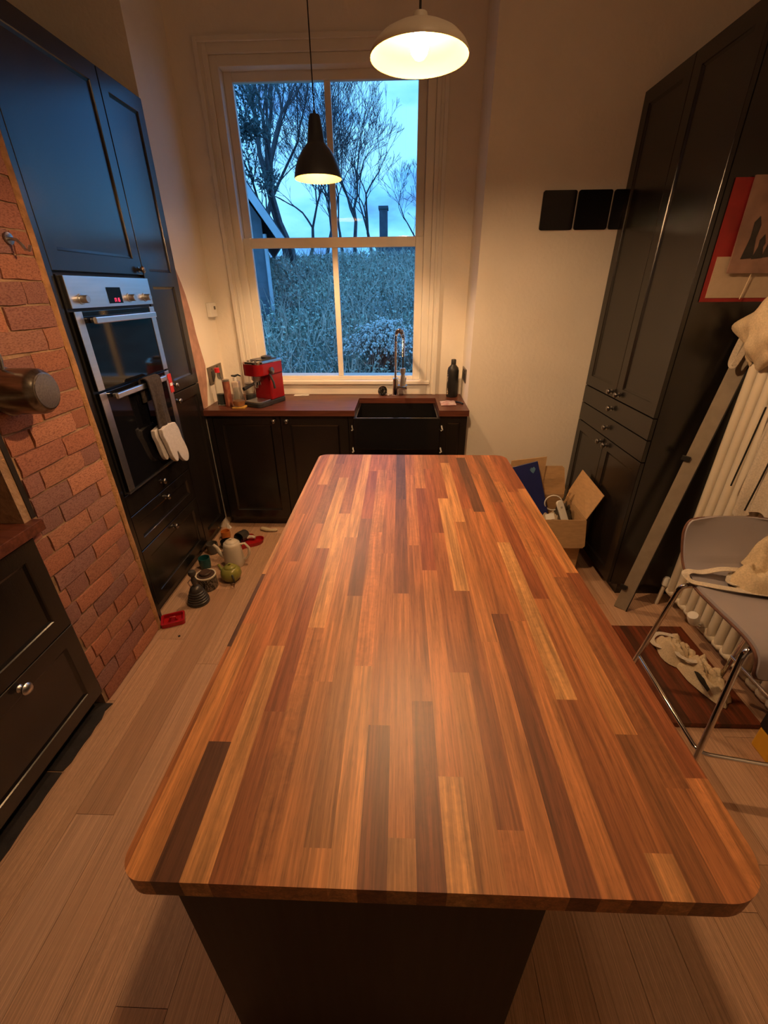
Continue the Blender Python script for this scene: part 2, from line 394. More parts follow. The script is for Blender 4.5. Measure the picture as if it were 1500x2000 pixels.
cols = [([0.41, 0.70, 0.976], 'MGKP'), ([0.775, 1.34], 'TGM'), ([0.474, 1.04, 1.598], 'KGSP'), ([0.705, 1.27, 1.835], 'PMSD'),
        ([0.537, 1.114, 1.673], 'SRPM'), ([0.765, 1.345, 1.91], 'GPSM'), ([0.609, 1.181], 'TTP'), ([0.317, 0.885, 1.308, 1.748], 'TODRM'),
        ([0.652, 1.217, 1.761], 'PTTM'), ([0.514, 1.089, 1.647], 'DGMM'), ([0.333, 0.898, 1.466], 'OTDK'), ([0.568, 1.137, 1.704], 'DMTM'),
        ([0.424, 1.004, 1.568], 'PTRT'), ([0.64, 1.215, 1.776], 'TMRM'), ([0.348, 0.913, 1.476], 'GSPR'), ([0.729, 1.292, 1.852], 'TTPD'),
        ([0.824, 1.392], 'DMR'), ([0.80, 1.368, 1.921], 'TGKM'), ([0.579, 1.161, 1.719], 'SPGM'), ([0.325, 0.885, 1.446], 'PMRD'),
        ([0.508, 1.08, 1.64], 'STTM'), ([0.416, 0.98, 1.539], 'MSMR'), ([0.433, 1.001, 1.57], 'TRTR')]
for ci, (js, ts) in enumerate(cols):
    xa = TX0 - 0.01 if ci == 0 else -0.373 + (ci - 1) * CW; xb = -0.373 + ci * CW if ci < 22 else TX1 + 0.01
    strip = clip(outline, 0, xa, xb)
    ys = [TY0 - 0.01] + js + [TY1 + 0.01]
    for a, c, t in zip(ys, ys[1:], ts):
        pl = clip(strip, 1, a, c)
        if len(pl) < 3: continue
        b = B().prism(pl, 0.872, TT)
        o = b.build('stave', M_STAVE, WT)
        c0 = TONE[t]; v = random.uniform(0.93, 1.07); w = random.uniform(0.94, 1.06)
        o.color = (c0[0] * v, c0[1] * v * w, c0[2] * v * w, 1)

# ------------------------------------------------------------------ left side: tall units and oven
FX = -1.31
ov_u = thing('tall_cabinet', 'black tall cabinet housing the double oven beside the brick wall', 'cabinet', (-1.6, 2.12, 0))
B().box(-1.91, FX - 0.022, 1.800, 2.452, 0.09, 2.48).build('carcass', M_BLACKIN, ov_u)
B().box(-1.91, FX, 1.738, 1.799, 0.0, 2.48).build('filler_panel', M_BLACK, ov_u)
B().box(-1.9, FX - 0.05, 1.80, 2.45, 0, 0.089).build('plinth', M_BLACK, ov_u)
d = door(1.803, 2.449, 1.692, 2.476, FX, 'y', 1, panels=[(1.76, 2.41)], st=0.062).build('door', M_BLACK, ov_u)
knob((FX, 2.415, 1.715), 'y', 1, d)
d = slab(1.803, 2.449, 0.640, 0.745, FX, 'y', 1).build('drawer_front', M_BLACK, ov_u, bevel=0.002)
knob((FX, 2.126, 0.69), 'y', 1, d)
d = door(1.803, 2.449, 0.440, 0.634, FX, 'y', 1, st=0.05, b=None).build('drawer_front', M_BLACK, ov_u)
knob((FX, 2.126, 0.595), 'y', 1, d)
d = door(1.803, 2.449, 0.092, 0.434, FX, 'y', 1, st=0.058).build('drawer_front', M_BLACK, ov_u)
knob((FX, 2.126, 0.405), 'y', 1, d)
tu = thing('tall_cabinet', 'narrow black tall cabinet with panelled doors between the oven and the window', 'cabinet', (-1.6, 2.64, 0))
B().box(-1.91, FX - 0.022, 2.4535, 2.82, 0.09, 2.48).build('carcass', M_BLACKIN, tu)
B().box(-1.9, FX - 0.05, 2.4535, 2.815, 0, 0.089).build('plinth', M_BLACK, tu)
d = door(2.456, 2.818, 1.092, 2.476, FX, 'y', 1, panels=[(1.15, 1.64), (1.71, 2.41)], st=0.058).build('door', M_BLACK, tu)
knob((FX, 2.49, 1.135), 'y', 1, d)
d = door(2.456, 2.818, 0.092, 1.086, FX, 'y', 1, st=0.058).build('door', M_BLACK, tu)
knob((FX, 2.49, 1.045), 'y', 1, d)

ov = thing('double_oven', 'built-in steel double oven with black glass doors', 'oven', (-1.31, 2.126, 0.75))
B().box(FX - 0.0215, FX, 1.812, 2.44, 0.752, 1.68).build('body', M_BLACKIN, ov)
cp = B().box(FX + 0.0002, FX + 0.022, 1.818, 2.438, 1.560, 1.676).build('control_panel', M_STEELP, ov, bevel=0.002)
B().box(FX + 0.0222, FX + 0.0235, 2.068, 2.172, 1.572, 1.636).build('display', M_BGLASS, cp)
def digit(b, ch, y, z, h):
    seg = {'1': 'bc', '8': 'abcdefg', '9': 'abcdfg', '7': 'abc', '5': 'acdfg', '6': 'acdefg'}[ch]; w = h * 0.5; t = h * 0.14; X0, X1 = FX + 0.0236, FX + 0.0242
    R = {'a': (0, w, h - t, h), 'g': (0, w, h / 2 - t / 2, h / 2 + t / 2), 'd': (0, w, 0, t), 'f': (0, t, h / 2, h), 'e': (0, t, 0, h / 2), 'b': (w - t, w, h / 2, h), 'c': (w - t, w, 0, h / 2)}
    for s in seg:
        r = R[s]; b.box(X0, X1, y + r[0], y + r[1], z + r[2], z + r[3])
db = B()
for i, ch in enumerate('1715'): digit(db, ch, 2.105 + i * 0.0105 + (0.004 if i > 1 else 0), 1.578, 0.015)
db.build('clock_digits', mat('red_clock_led', (0.4, 0, 0.02), 0.5, emit=(1, 0.03, 0.08), estr=1.6, nscale=5, namp=0.1), cp, label='small red glowing clock digits')
for y in (1.886, 2.232, 2.37):
    B().lathe((FX + 0.022, y, 1.593), [(0.020, 0), (0.020, 0.003), (0.015, 0.004), (0.0145, 0.028), (0.013, 0.030), (0, 0.030)], 20, (1, 0, 0)).build('control_knob', M_STEEL, cp, smooth=40)
for (z0, z1, hz) in ((1.238, 1.548, 1.513), (0.765, 1.228, 1.205)):
    dr = B().box(FX + 0.0003, FX + 0.018, 1.822, 2.436, z0, z1).build('oven_door', M_BGLASS, ov, bevel=0.002)
    B().box(FX + 0.0182, FX + 0.021, 1.822, 1.868, z0, z1).build('side_trim', M_STEELP, dr, bevel=0.001)
    B().box(FX + 0.0182, FX + 0.021, 2.392, 2.436, z0, z1).build('side_trim', M_STEELP, dr, bevel=0.001)
    hb = B(); hb.box(FX + 0.044, FX + 0.060, 1.885, 2.375, hz - 0.013, hz + 0.013)
    for y in (1.91, 2.35): hb.box(FX + 0.0215, FX + 0.046, y - 0.008, y + 0.008, hz - 0.009, hz + 0.009)
    hb.build('handle', M_STEELP, dr, bevel=0.004)
B().box(FX + 0.0003, FX + 0.020, 1.822, 2.436, 0.752, 0.760).build('bottom_trim', M_STEELP, ov)

# oven glove hung over the lower handle
og = thing('oven_glove', 'brown and white oven glove folded over the lower oven handle', 'oven glove', (-1.258, 2.19, 1.22))
M_GB = mat('dark_brown_towelling', (0.055, 0.042, 0.038), 0.95, nscale=90, namp=0.5, bump=0.6, bscale=250)
M_GW = mat('quilted_white_mitt', (0.62, 0.58, 0.56), 0.85, nscale=60, namp=0.1, bump=0.4, bscale=200)
def glove_strip(u, v):
    # v runs from the back bottom over the bar to the front bottom
    s = v * 0.405 - 0.10
    y = 2.108 + u * 0.125 + 0.012 * v - (0.02 * max(0, v - 0.5))
    wob = 0.006 * math.sin(u * 9 + v * 4) + 0.004 * math.sin(u * 17)
    if s < 0: return (FX + 0.034, y, 1.222 + s)
    if s < 0.05:
        a = PI - s / 0.05 * PI; return (FX + 0.052 + 0.019 * math.cos(a), y, 1.221 + 0.016 * math.sin(a))
    return (FX + 0.0715 + wob * min(1, (s - 0.05) * 6), y + 0.03 * (s - 0.05), 1.221 - (s - 0.05))
B().grid(14, 40, glove_strip, 0.006).build('towelling_band', M_GB, og, smooth=60)
def mitt(y0, z0, x, lean, sc=1.0):
    out = [(-0.055, 0.0), (0.055, 0.0), (0.060, -0.07), (0.066, -0.12), (0.060, -0.155), (0.040, -0.178), (0.015, -0.175), (-0.003, -0.150), (-0.010, -0.118), (-0.018, -0.118),
           (-0.024, -0.140), (-0.036, -0.152), (-0.050, -0.146), (-0.058, -0.120), (-0.058, -0.06)]
    pts = []
    for i in range(len(out)):
        p0, p1, p2, p3 = [Vector(out[(i + q) % len(out)]) for q in (-1, 0, 1, 2)]
        for tt in (0, 0.5):
            pts.append(0.5 * ((2 * p1) + (p2 - p0) * tt + (2 * p0 - 5 * p1 + 4 * p2 - p3) * tt * tt + (3 * p1 - p0 - 3 * p2 + p3) * tt ** 3))
    return B().prism([(p.x * sc, p.y * sc) for p in pts], x - 0.011, x + 0.011, lambda a, c, q: (q, y0 + a + lean * c, z0 + c))
mitt(2.182, 0.985, FX + 0.078, -0.30, 1.32).build('mitt', M_GW, og, bevel=0.008, seg=3, smooth=60)
mitt(2.150, 0.985, FX + 0.050, -0.22, 1.15).build('mitt', M_GW, og, bevel=0.008, seg=3, smooth=60)
rt = thing('hanging_tag', 'small red tag hanging at the end of the lower oven handle', 'tag', (-1.258, 2.36, 1.2))
B().box(FX + 0.0606, FX + 0.0636, 2.335, 2.37, 1.125, 1.222).build('card', mat('red_card', (0.55, 0.03, 0.02), 0.5, nscale=30, namp=0.2), rt)
B().box(FX + 0.0638, FX + 0.0644, 2.340, 2.365, 1.16, 1.175).build('print', M_WHITEP, rt)

# ------------------------------------------------------------------ brick chimney breast
BX = -1.28
wb_ = B(); wb_.box(-1.93, BX - 0.008, 1.245, 1.725, 0, CEIL); wb_.box(-1.93, BX - 0.008, -1.2, 1.245, 1.44, CEIL); wb_.box(-1.93, BX - 0.012, -1.2, -0.2, 0, 1.44)
brk = struct(wb_, 'wall_brick', M_MORTAR)
# rough mortar fillet between bricks and tall cabinet
def fil(u, v):
    z = v * 3.19; w = 0.006 * noise.noise(Vector((z * 7, 3, u * 2)))
    return (BX - 0.004 + 0.006 * math.sin(u * PI) + 0.5 * w, 1.703 + u * 0.0335 + (w if u < 0.5 else 0), z)
B().grid(5, 130, fil, 0.012).build('mortar_fillet', mat('orange_mortar', (0.46, 0.235, 0.095), 0.95, nscale=30, namp=0.3, bump=0.7, bscale=120), brk, smooth=60)
brick_meshes = []
for q in range(6):
    bm = bmesh.new(); bmesh.ops.create_cube(bm, size=1.0)
    bmesh.ops.subdivide_edges(bm, edges=[e2 for e2 in bm.edges], cuts=2, use_grid_fill=True)
    for v in bm.verts:
        p = v.co
        r = noise.noise(Vector((p.x * 2 + q * 9, p.y * 3, p.z * 3)))
        cnr = (abs(p.y) > 0.4) + (abs(p.z) > 0.4)
        v.co.x += 0.035 * r - (0.045 * cnr if p.x > 0.4 else 0)
        v.co.y += 0.025 * noise.noise(Vector((p.z * 3, q * 5, p.x))); v.co.z += 0.05 * noise.noise(Vector((p.y * 3 + q * 4, 2, p.x)))
    me = bpy.data.meshes.new('brick'); bm.to_mesh(me); bm.free(); me.materials.append(M_BRICK)
    for p in me.polygons: p.use_smooth = True
    me.set_sharp_from_angle(angle=math.radians(50)); brick_meshes.append(me)
BT = [(0.50, 0.20, 0.115), (0.45, 0.185, 0.12), (0.52, 0.22, 0.13), (0.38, 0.175, 0.135), (0.48, 0.235, 0.165), (0.34, 0.17, 0.14), (0.56, 0.25, 0.15)]
row = 0; z = 0.008; BH = 0.0685; CRS = 0.075
while z < 2.75:
    yend = 1.700; off = [0.0, 0.115, 0.055, 0.14][row % 4]
    y1 = yend; lens = []
    Lf = [0.215, 0.10, 0.17, 0.075][row % 4]
    while y1 > 0.4:
        ln = Lf if y1 == yend else (0.215 if random.random() < 0.75 else 0.105)
        y0 = y1 - ln
        lim = 1.243 if z < 0.86 else (1.30 if z < 1.42 else 0.4)
        if y0 < lim: y0 = lim
        if y1 - y0 > 0.03:
            o = bpy.data.objects.new('brick', random.choice(brick_meshes)); COL.objects.link(o); o.parent = brk
            o.location = (BX - 0.024 + random.uniform(-0.003, 0.003), (y0 + y1) / 2, z + BH / 2 + random.uniform(-0.002, 0.002))
            o.scale = (0.05, (y1 - y0) * (1 if random.random() < .5 else -1), BH * random.uniform(0.95, 1.03))
            o.rotation_euler = (random.uniform(-0.015, 0.015), 0, random.uniform(-0.02, 0.02))
            t = random.choice(BT); v = random.uniform(0.85, 1.1); o.color = (t[0] * v, t[1] * v, t[2] * v, 1)
        if y0 <= lim + 1e-6: break
        y1 = y0 - 0.007
    z += CRS; row += 1
struct(B().box(-1.99, -1.94, -1.0, 1.8, 0.0, 1.5), 'wall_recess', M_BLACKIN)
# black base unit in the recess
lu = thing('base_cabinet', 'black drawer base cabinet in the recess left of the brick pier', 'cabinet', (-1.55, 0.7, 0))
B().box(-1.88, FX + 0.018, 0.02, 1.236, 0.075, 0.872).build('carcass', M_BLACKIN, lu)
B().box(-1.85, FX - 0.02, 0.03, 1.23, 0.0, 0.075).build('plinth', M_BLACKIN, lu)
for (za, zb) in ((0.475, 0.862), (0.088, 0.470)):
    d = door(0.43, 1.235, za, zb, -1.270, 'y', 1, panels=[(za + 0.062, zb - 0.062)], st=0.062).build('drawer_front', M_BLACK, lu)
    prof = [(0.014, 0), (0.007, 0.006), (0.007, 0.013), (0.019, 0.02), (0.021, 0.026), (0.015, 0.034), (0, 0.036)]
    B().lathe((-1.270, 0.96, zb - 0.035), prof, 20, (1, 0, 0)).build('knob', M_STEEL, d, smooth=50)
rw = thing('recess_worktop', 'short dark wooden worktop beside the brick pier at the left edge', 'worktop', (-1.55, 0.65, 0.874))
B().box(-1.90, -1.252, 0.02, 1.282, 0.8725, 0.912).build('slab', M_CTOP, rw, bevel=0.002)
sp = thing('splash_panel', 'dark upright panel on the recess worktop at the left edge', 'panel', (-1.62, 1.28, 0.914))
B().box(-1.90, -1.285, 1.276, 1.297, 0.9135, 1.43).build('panel', M_PANEL, sp, bevel=0.001)
cb = thing('chopping_board', 'pale wooden chopping board standing on the recess worktop', 'chopping board', (-1.42, 1.2, 0.914))
B().prism([(0, 0.006), (0.006, 0), (0.254, 0), (0.26, 0.006), (0.26, 0.37), (0.25, 0.38), (0.01, 0.38), (0, 0.37)], 0, 0.022, lambda a, c, q: (-1.685 + a, 1.205 + q + c * 0.11, 0.9135 + c)).build('board', mat('pale_beech', (0.74, 0.52, 0.27), 0.6, nscale=8, namp=0.15, stretch=(12, 12, 1)), cb, bevel=0.003)
# slate hearth strip
hs = thing('hearth_strip', 'strip of black slate tiles on the floor below the recess cabinet', 'hearth', (-1.3, 0.7, 0))
yy = 1.243
for ln in (0.30, 0.33, 0.31, 0.30, 0.3):
    n = 8; edge = [(-1.262 + random.uniform(-0.006, 0.006), yy - ln * i / n) for i in range(n + 1)]
    B().prism([(-1.36, yy), (-1.36, yy - ln)] + edge[::-1], -0.004, 0.006).build('slate_tile', M_SLATE, hs)
    B().box(-1.36, -1.262, yy - ln - 0.006, yy - ln, -0.006, 0.002).build('joint', M_MORTAR, hs)
    yy -= ln + 0.006
# hooks and pan
def hook(y, z, label):
    h = thing('wall_hook', label, 'hook', (BX, y, z))
    B().lathe((BX + 0.004, y, z), [(0, 0.008), (0.018, 0.006), (0.018, 0), (0, 0)], 16, (1, 0, 0)).build('rose', M_KNOB, h, smooth=50)
    B().tube([(BX + 0.006, y, z), (BX + 0.03, y, z - 0.004), (BX + 0.045, y, z - 0.02), (BX + 0.05, y, z - 0.032), (BX + 0.062, y, z - 0.034), (BX + 0.07, y, z - 0.02)], 0.005, 8).build('hook', M_STEEL, h, smooth=50)
hook(1.60, 1.775, 'small steel hook screwed into the upper bricks')
hook(1.279, 1.625, 'steel hook carrying the saucepan on the bricks')
pan = thing('saucepan', 'stainless steel saucepan hanging on the brick wall', 'pan', (-1.2, 1.36, 1.3))
pc = Vector((-1.262, 1.362, 1.335)); pa = Vector((1, 0.06, 0.0)).normalized(); R_ = 0.072
B().lathe(pc, [(R_ + 0.004, 0.0), (R_ + 0.004, 0.004), (R_, 0.007), (R_, 0.095), (R_ - 0.003, 0.110), (R_ - 0.012, 0.119), (R_ - 0.014, 0.123), (R_ - 0.018, 0.124), (0, 0.124)], 40, pa).build('bowl', mat('pan_steel', (0.30, 0.27, 0.23), 0.28, 1.0, nscale=90, namp=0.3, stretch=(0.1, 1, 1)), pan, smooth=40)
B().lathe(pc, [(R_ - 0.019, 0.1242), (R_ - 0.019, 0.1256), (0.0, 0.1256)], 40, pa).build('base_disc', mat('spun_steel', (0.40, 0.36, 0.33), 0.25, 1.0, nscale=160, namp=0.25, stretch=(0.2, 1, 1)), pan, smooth=40)
hp = [pc + pa * 0.02 + Vector((0, -0.012, R_)), pc + Vector((0.035, -0.022, R_ + 0.03)), pc + Vector((0.05, -0.045, R_ + 0.10)), pc + Vector((0.035, -0.075, R_ + 0.19)), pc + Vector((0.06, -0.083, R_ + 0.225))]
B().tube(hp, [0.005, 0.007, 0.008, 0.009, 0.006], 10).build('handle', M_STEEL, pan, smooth=50)

# ------------------------------------------------------------------ right tall cabinet
RXF = 1.225
rc = thing('larder_cabinet', 'tall black larder cabinet with drawers and paired doors by the cream wall', 'cabinet', (1.42, 2.5, 0))
B().box(RXF + 0.021, XR - 0.002, 2.074, 2.929, 0.075, 2.49).build('carcass', M_BLACK, rc)
B().box(RXF + 0.07, XR - 0.01, 2.085, 2.92, 0, 0.0745).build('plinth', M_BLACK, rc)
ym = 2.505
for (a, c) in ((2.078, ym - 0.0015), (ym + 0.0015, 2.927)):
    d = door(a, c, 1.056, 2.488, RXF, 'y', -1, st=0.062).build('door', M_BLACK, rc)
    knob((RXF, ym - 0.045 if a < 2.2 else ym + 0.045, 1.085), 'y', -1, d)
    d = door(a, c, 0.085, 0.825, RXF, 'y', -1, st=0.062).build('door', M_BLACK, rc)
    knob((RXF, ym - 0.04 if a < 2.2 else ym + 0.04, 0.79), 'y', -1, d)
for (za, zb) in ((0.946, 1.051), (0.831, 0.941)):
    d = slab(2.078, 2.927, za, zb, RXF, 'y', -1).build('drawer_front', M_BLACK, rc, bevel=0.002)
    knob((RXF, ym, (za + zb) / 2), 'y', -1, d)
# calendar on its side
cl = thing('wall_calendar', 'red and cream paper calendar hung on the side of the larder cabinet', 'calendar', (1.43, 2.06, 1.77))
M_RP = mat('red_paper', (0.28, 0.015, 0.014), 0.6, nscale=9, namp=0.3)  # red darkened to stand in for shade on the cabinet side
B().box(1.270, 1.61, 2.068, 2.0715, 1.56, 1.985).build('backing_sheet', M_RP, cl)
B().box(1.288, 1.60, 2.0655, 2.0678, 1.575, 1.725).build('month_page', mat('cream_page', (0.44, 0.34, 0.24), 0.7, nscale=40, namp=0.06), cl)
pg = B().prism([(1.335, 1.665), (1.61, 1.665), (1.61, 1.99), (1.335, 1.99)], 2.058, 2.0648, lambda a, c, q: (a, q - (1.99 - c) * 0.03, c)).build('picture_page', mat('pink_photo_print', (0.29, 0.165, 0.12), 0.6, nscale=9, namp=0.4), cl)
M_PRT = mat('dark_print', (0.035, 0.028, 0.026), 0.6, nscale=25, namp=0.5)
for (x, z0, z1, w) in ((1.392, 1.715, 1.86, 0.018), (1.432, 1.715, 1.80, 0.016), (1.475, 1.72, 1.87, 0.02)):
    B().prism([(x - w * 1.3, z0), (x + w * 1.3, z0 + 0.004), (x + w * 0.7, (z0 + z1) / 2), (x + w, z1 - 0.03), (x + w * 0.3, z1), (x - w * 0.6, z1 - 0.02), (x - w * 0.5, (z0 + z1) / 2)], 2.0563, 2.0575, lambda a, c, q: (a, q - (1.99 - c) * 0.03, c)).build('printed_figure', M_PRT, pg)
B().tube([(1.47, 2.066, 1.985), (1.445, 2.056, 1.80), (1.44, 2.056, 1.68), (1.425, 2.058, 1.57)], 0.0018, 6).build('cord', M_CANVAS, cl)

# switch plates on the cream wall
M_BPL = mat('black_glass_plate', (0.008, 0.008, 0.010), 0.08, nscale=4, namp=0.2)
for i, (x0, lb) in enumerate(((0.782, 'square black glass plate on the cream wall, nearest the window'), (0.974, 'square black glass plate on the cream wall, middle of three'), (1.166, 'square black glass plate half hidden behind the larder cabinet'))):
    s = thing('switch_plate', lb, 'switch plate', (x0 + 0.09, YW, 2.0), group='black glass plates on the cream wall')
    B().prism(rrect(x0, x0 + 0.184, 1.908, 2.092, 0.012, 0.012), YW - 0.012, YW - 0.0005, lambda a, c, q: (a, q, c)).build('plate', M_BPL, s, bevel=0.001)

# ------------------------------------------------------------------ back counter
YC = 2.80
bc = thing('sink_base_cabinet', 'low black base cabinet run under the window worktop', 'cabinet', (-0.43, 3.0, 0))
B().box(-1.298, 0.452, YC + 0.05, 3.29, 0.085, 0.6495).build('carcass', M_BLACKIN, bc)
B().box(-1.298, -0.306, YC + 0.05, 3.29, 0.65, 0.871).build('carcass', M_BLACKIN, bc)
B().box(0.272, 0.452, YC + 0.05, 3.29, 0.65, 0.871).build('carcass', M_BLACKIN, bc)
B().box(-1.29, 0.45, YC + 0.10, 3.2, 0, 0.0845).build('plinth', M_BLACK, bc)
FY = YC + 0.028
for (a, c, ka) in ((-1.27, -0.808, -0.85), (-0.804, -0.345, -0.762)):
    d = door(a, c, 0.09, 0.868, FY, 'x', -1, st=0.062).build('door', M_BLACK, bc)
    knob((ka, FY, 0.832), 'x', -1, d)
slab(-0.342, -0.309, 0.09, 0.868, FY, 'x', -1).build('filler_panel', M_BLACK, bc)
slab(-1.305, -1.273, 0.09, 0.868, FY, 'x', -1).build('filler_panel', M_BLACK, bc)
d = door(-0.304, 0.27, 0.09, 0.645, FY, 'x', -1, st=0.062).build('door', M_BLACK, bc)
d = door(0.274, 0.452, 0.09, 0.868, FY, 'x', -1, st=0.045).build('door', M_BLACK, bc)
for (x, z) in ((-0.318, 0.80), (-0.318, 0.645), (0.285, 0.80), (0.285, 0.645)):
    B().tube([(x, FY, z), (x, FY - 0.012, z - 0.004), (x + 0.006, FY - 0.016, z - 0.022), (x - 0.004, FY - 0.012, z - 0.03)], 0.005, 8).build('fixing_clip', M_WHITEP, bc, smooth=50)
ct = thing('window_worktop', 'dark reddish wooden worktop under the window around the sink', 'worktop', (-0.43, 3.05, 0.872))
cb_ = B(); cb_.box(-1.318, -0.296, YC, YB - 0.001, 0.8725, 0.91); cb_.box(0.262, XC - 0.002, YC, YB - 0.001, 0.8725, 0.91); cb_.box(-0.296, 0.262, 3.165, YB - 0.001, 0.8725, 0.91)
cb_.build('slab', M_CTOP, ct)
sk = thing('butler_sink', 'glossy black butler sink set into the window worktop', 'sink', (-0.017, 2.96, 0.66))
sb = B(); X0, X1, Y0, Y1, Z0, Z1, w = -0.302, 0.268, 2.755, 3.19, 0.655, 0.8715, 0.022
sb.box(X0, X1, Y0, Y0 + w, Z0, Z1); sb.box(X0, X1, Y1 - w, Y1, Z0, Z1); sb.box(X0, X0 + w, Y0 + w, Y1 - w, Z0, Z1); sb.box(X1 - w, X1, Y0 + w, Y1 - w, Z0, Z1); sb.box(X0 + w, X1 - w, Y0 + w, Y1 - w, Z0, Z0 + w)
sb.build('basin', M_SINK, sk, bevel=0.006, seg=3)
B().lathe((-0.017, 2.97, Z0 + w), [(0.045, 0), (0.045, 0.003), (0.03, 0.004), (0, 0.002)], 24).build('drain', M_CHROME, sk, smooth=40)
of = B().prism(rrect(2.80, 2.87, 0.785, 0.825, 0.008, 0.008), X1 - w - 0.005, X1 - w - 0.0003, lambda a, c, q: (q, a, c)).build('overflow_plate', M_CHROME, sk)
# tap
tp = thing('spring_tap', 'chrome pull-down tap with a coiled spring neck behind the sink', 'tap', (-0.03, 3.235, 0.91))
tx, ty = -0.03, 3.235
B().lathe((tx, ty, 0.9105), [(0.026, 0), (0.026, 0.008), (0.021, 0.010), (0.021, 0.125), (0.016, 0.13), (0, 0.13)], 24).build('body', M_CHROME, tp, smooth=40)
B().tube([(tx + 0.018, ty, 0.975), (tx + 0.085, ty - 0.005, 0.975)], 0.017, 16).build('mixer_barrel', M_CHROME, tp, smooth=40)
B().tube([(tx + 0.070, ty - 0.005, 0.985), (tx + 0.075, ty - 0.01, 1.045)], 0.004, 10).build('lever', M_CHROME, tp, smooth=40)
B().tube([(tx, ty, 1.035), (tx, ty, 1.29)], 0.0085, 12).build('riser', M_CHROME, tp, smooth=40)
pth = [(tx, ty, 1.22), (tx, ty, 1.29)] + [(tx + 0.026 - 0.026 * math.cos(a), ty - 0.055 + 0.055 * math.cos(a), 1.32 + 0.045 * math.sin(a)) for a in [PI * q / 12 for q in range(13)]] + [(tx + 0.052, ty - 0.11, 1.30), (tx + 0.052, ty - 0.11, 1.20)]
B().tube(pth + [(tx + 0.052, ty - 0.11, 1.09)], 0.006, 10).build('hose', mat('black_rubber', (0.012, 0.012, 0.012), 0.5, nscale=9, namp=0.2), tp, smooth=50)
ph = [Vector(p) for p in pth]; segl = [0]
for a, c in zip(ph, ph[1:]): segl.append(segl[-1] + (c - a).length)
turns = 38; NN = turns * 8; sp_ = []
for i in range(NN + 1):
    s = segl[-1] * i / NN; j = max(q for q in range(len(segl)) if segl[q] <= s + 1e-9); j = min(j, len(ph) - 2)
    t = (s - segl[j]) / max(1e-9, segl[j + 1] - segl[j]); p = ph[j].lerp(ph[j + 1], t); dd = (ph[j + 1] - ph[j]).normalized()
    u = Vector((0.9, 0.44, 0)); u = (u - dd * u.dot(dd)).normalized(); wv = dd.cross(u); a = 2 * PI * i / 8
    sp_.append(p + (u * math.cos(a) + wv * math.sin(a)) * 0.0125)
B().tube(sp_, 0.0024, 5).build('spring', M_CHROME, tp, smooth=60)
B().lathe((tx + 0.052, ty - 0.11, 1.005), [(0, 0), (0.022, 0), (0.022, 0.004), (0.014, 0.075), (0.014, 0.085), (0.019, 0.09), (0.019, 0.12), (0.010, 0.125), (0, 0.125)], 22).build('spray_head', M_STEEL, tp, smooth=40)
B().tube([(tx, ty, 1.09), (tx + 0.03, ty - 0.06, 1.10), (tx + 0.052, ty - 0.11, 1.10)], 0.005, 8).build('holder_arm', M_CHROME, tp, smooth=50)

# small things on the counter
CT = 0.9105
pl = thing('sink_strainer', 'round chrome sink strainer leaning beside the tap', 'strainer', (-0.12, 3.24, CT))
ax = Vector((-0.35, -0.85, 0.45)).normalized(); pc2 = Vector((-0.125, 3.255, CT + 0.032))
B().lathe(pc2, [(0.0, 0.004), (0.012, 0.004), (0.012, 0.0), (0.030, 0.0), (0.032, 0.006), (0.036, 0.006), (0.036, -0.002), (0.0, -0.004)], 26, ax).build('disc', M_CHROME, pl, smooth=40)
for q in range(8):
    a = 2 * PI * q / 8; u = ax.orthogonal().normalized(); w2 = ax.cross(u); c = pc2 + (u * math.cos(a) + w2 * math.sin(a)) * 0.021 + ax * 0.0006
    B().lathe(c, [(0.0045, 0), (0.0045, 0.001), (0, 0.001)], 10, ax).build('hole', M_BLACKIN, pl)
B().tube([(-0.10, 3.245, CT + 0.006), (-0.08, 3.235, CT + 0.006), (-0.065, 3.24, CT + 0.006)], 0.005, 8).build('plug_stem', M_CHROME, pl, smooth=50)

bk = thing('black_bottle', 'tall matt black bottle standing right of the tap', 'bottle', (0.385, 3.215, CT))
B().lathe((0.385, 3.215, CT), [(0, 0), (0.038, 0), (0.041, 0.006), (0.041, 0.185), (0.036, 0.205), (0.020, 0.222), (0.017, 0.228), (0, 0.228)], 28).build('body', mat('matt_black_plastic', (0.016, 0.015, 0.014), 0.45, nscale=9, namp=0.2), bk, smooth=40)
B().lathe((0.385, 3.215, CT + 0.2285), [(0, 0), (0.0175, 0), (0.0175, 0.03), (0.015, 0.033), (0, 0.033)], 20).build('cap', mat('matt_black_plastic2', (0.02, 0.018, 0.017), 0.55, nscale=9, namp=0.2), bk, smooth=40)
for (za, zb, a0, a1) in ((0.02, 0.05, 3.45, 3.85), (0.055, 0.075, 3.5, 3.75), (0.10, 0.16, 3.42, 3.65)):
    gb = B()
    def lab(u, v, za=za, zb=zb, a0=a0, a1=a1):
        a = a0 + (a1 - a0) * u; return (0.385 + 0.0414 * math.cos(a), 3.215 + 0.0414 * math.sin(a), CT + za + (zb - za) * v)
    gb.grid(8, 3, lab, 0.0004).build('pale_lettering_patch', mat('pale_print', (0.55, 0.45, 0.32), 0.6, nscale=120, col2=(0.03, 0.03, 0.03), ramp=(0.45, 0.5)), bk)

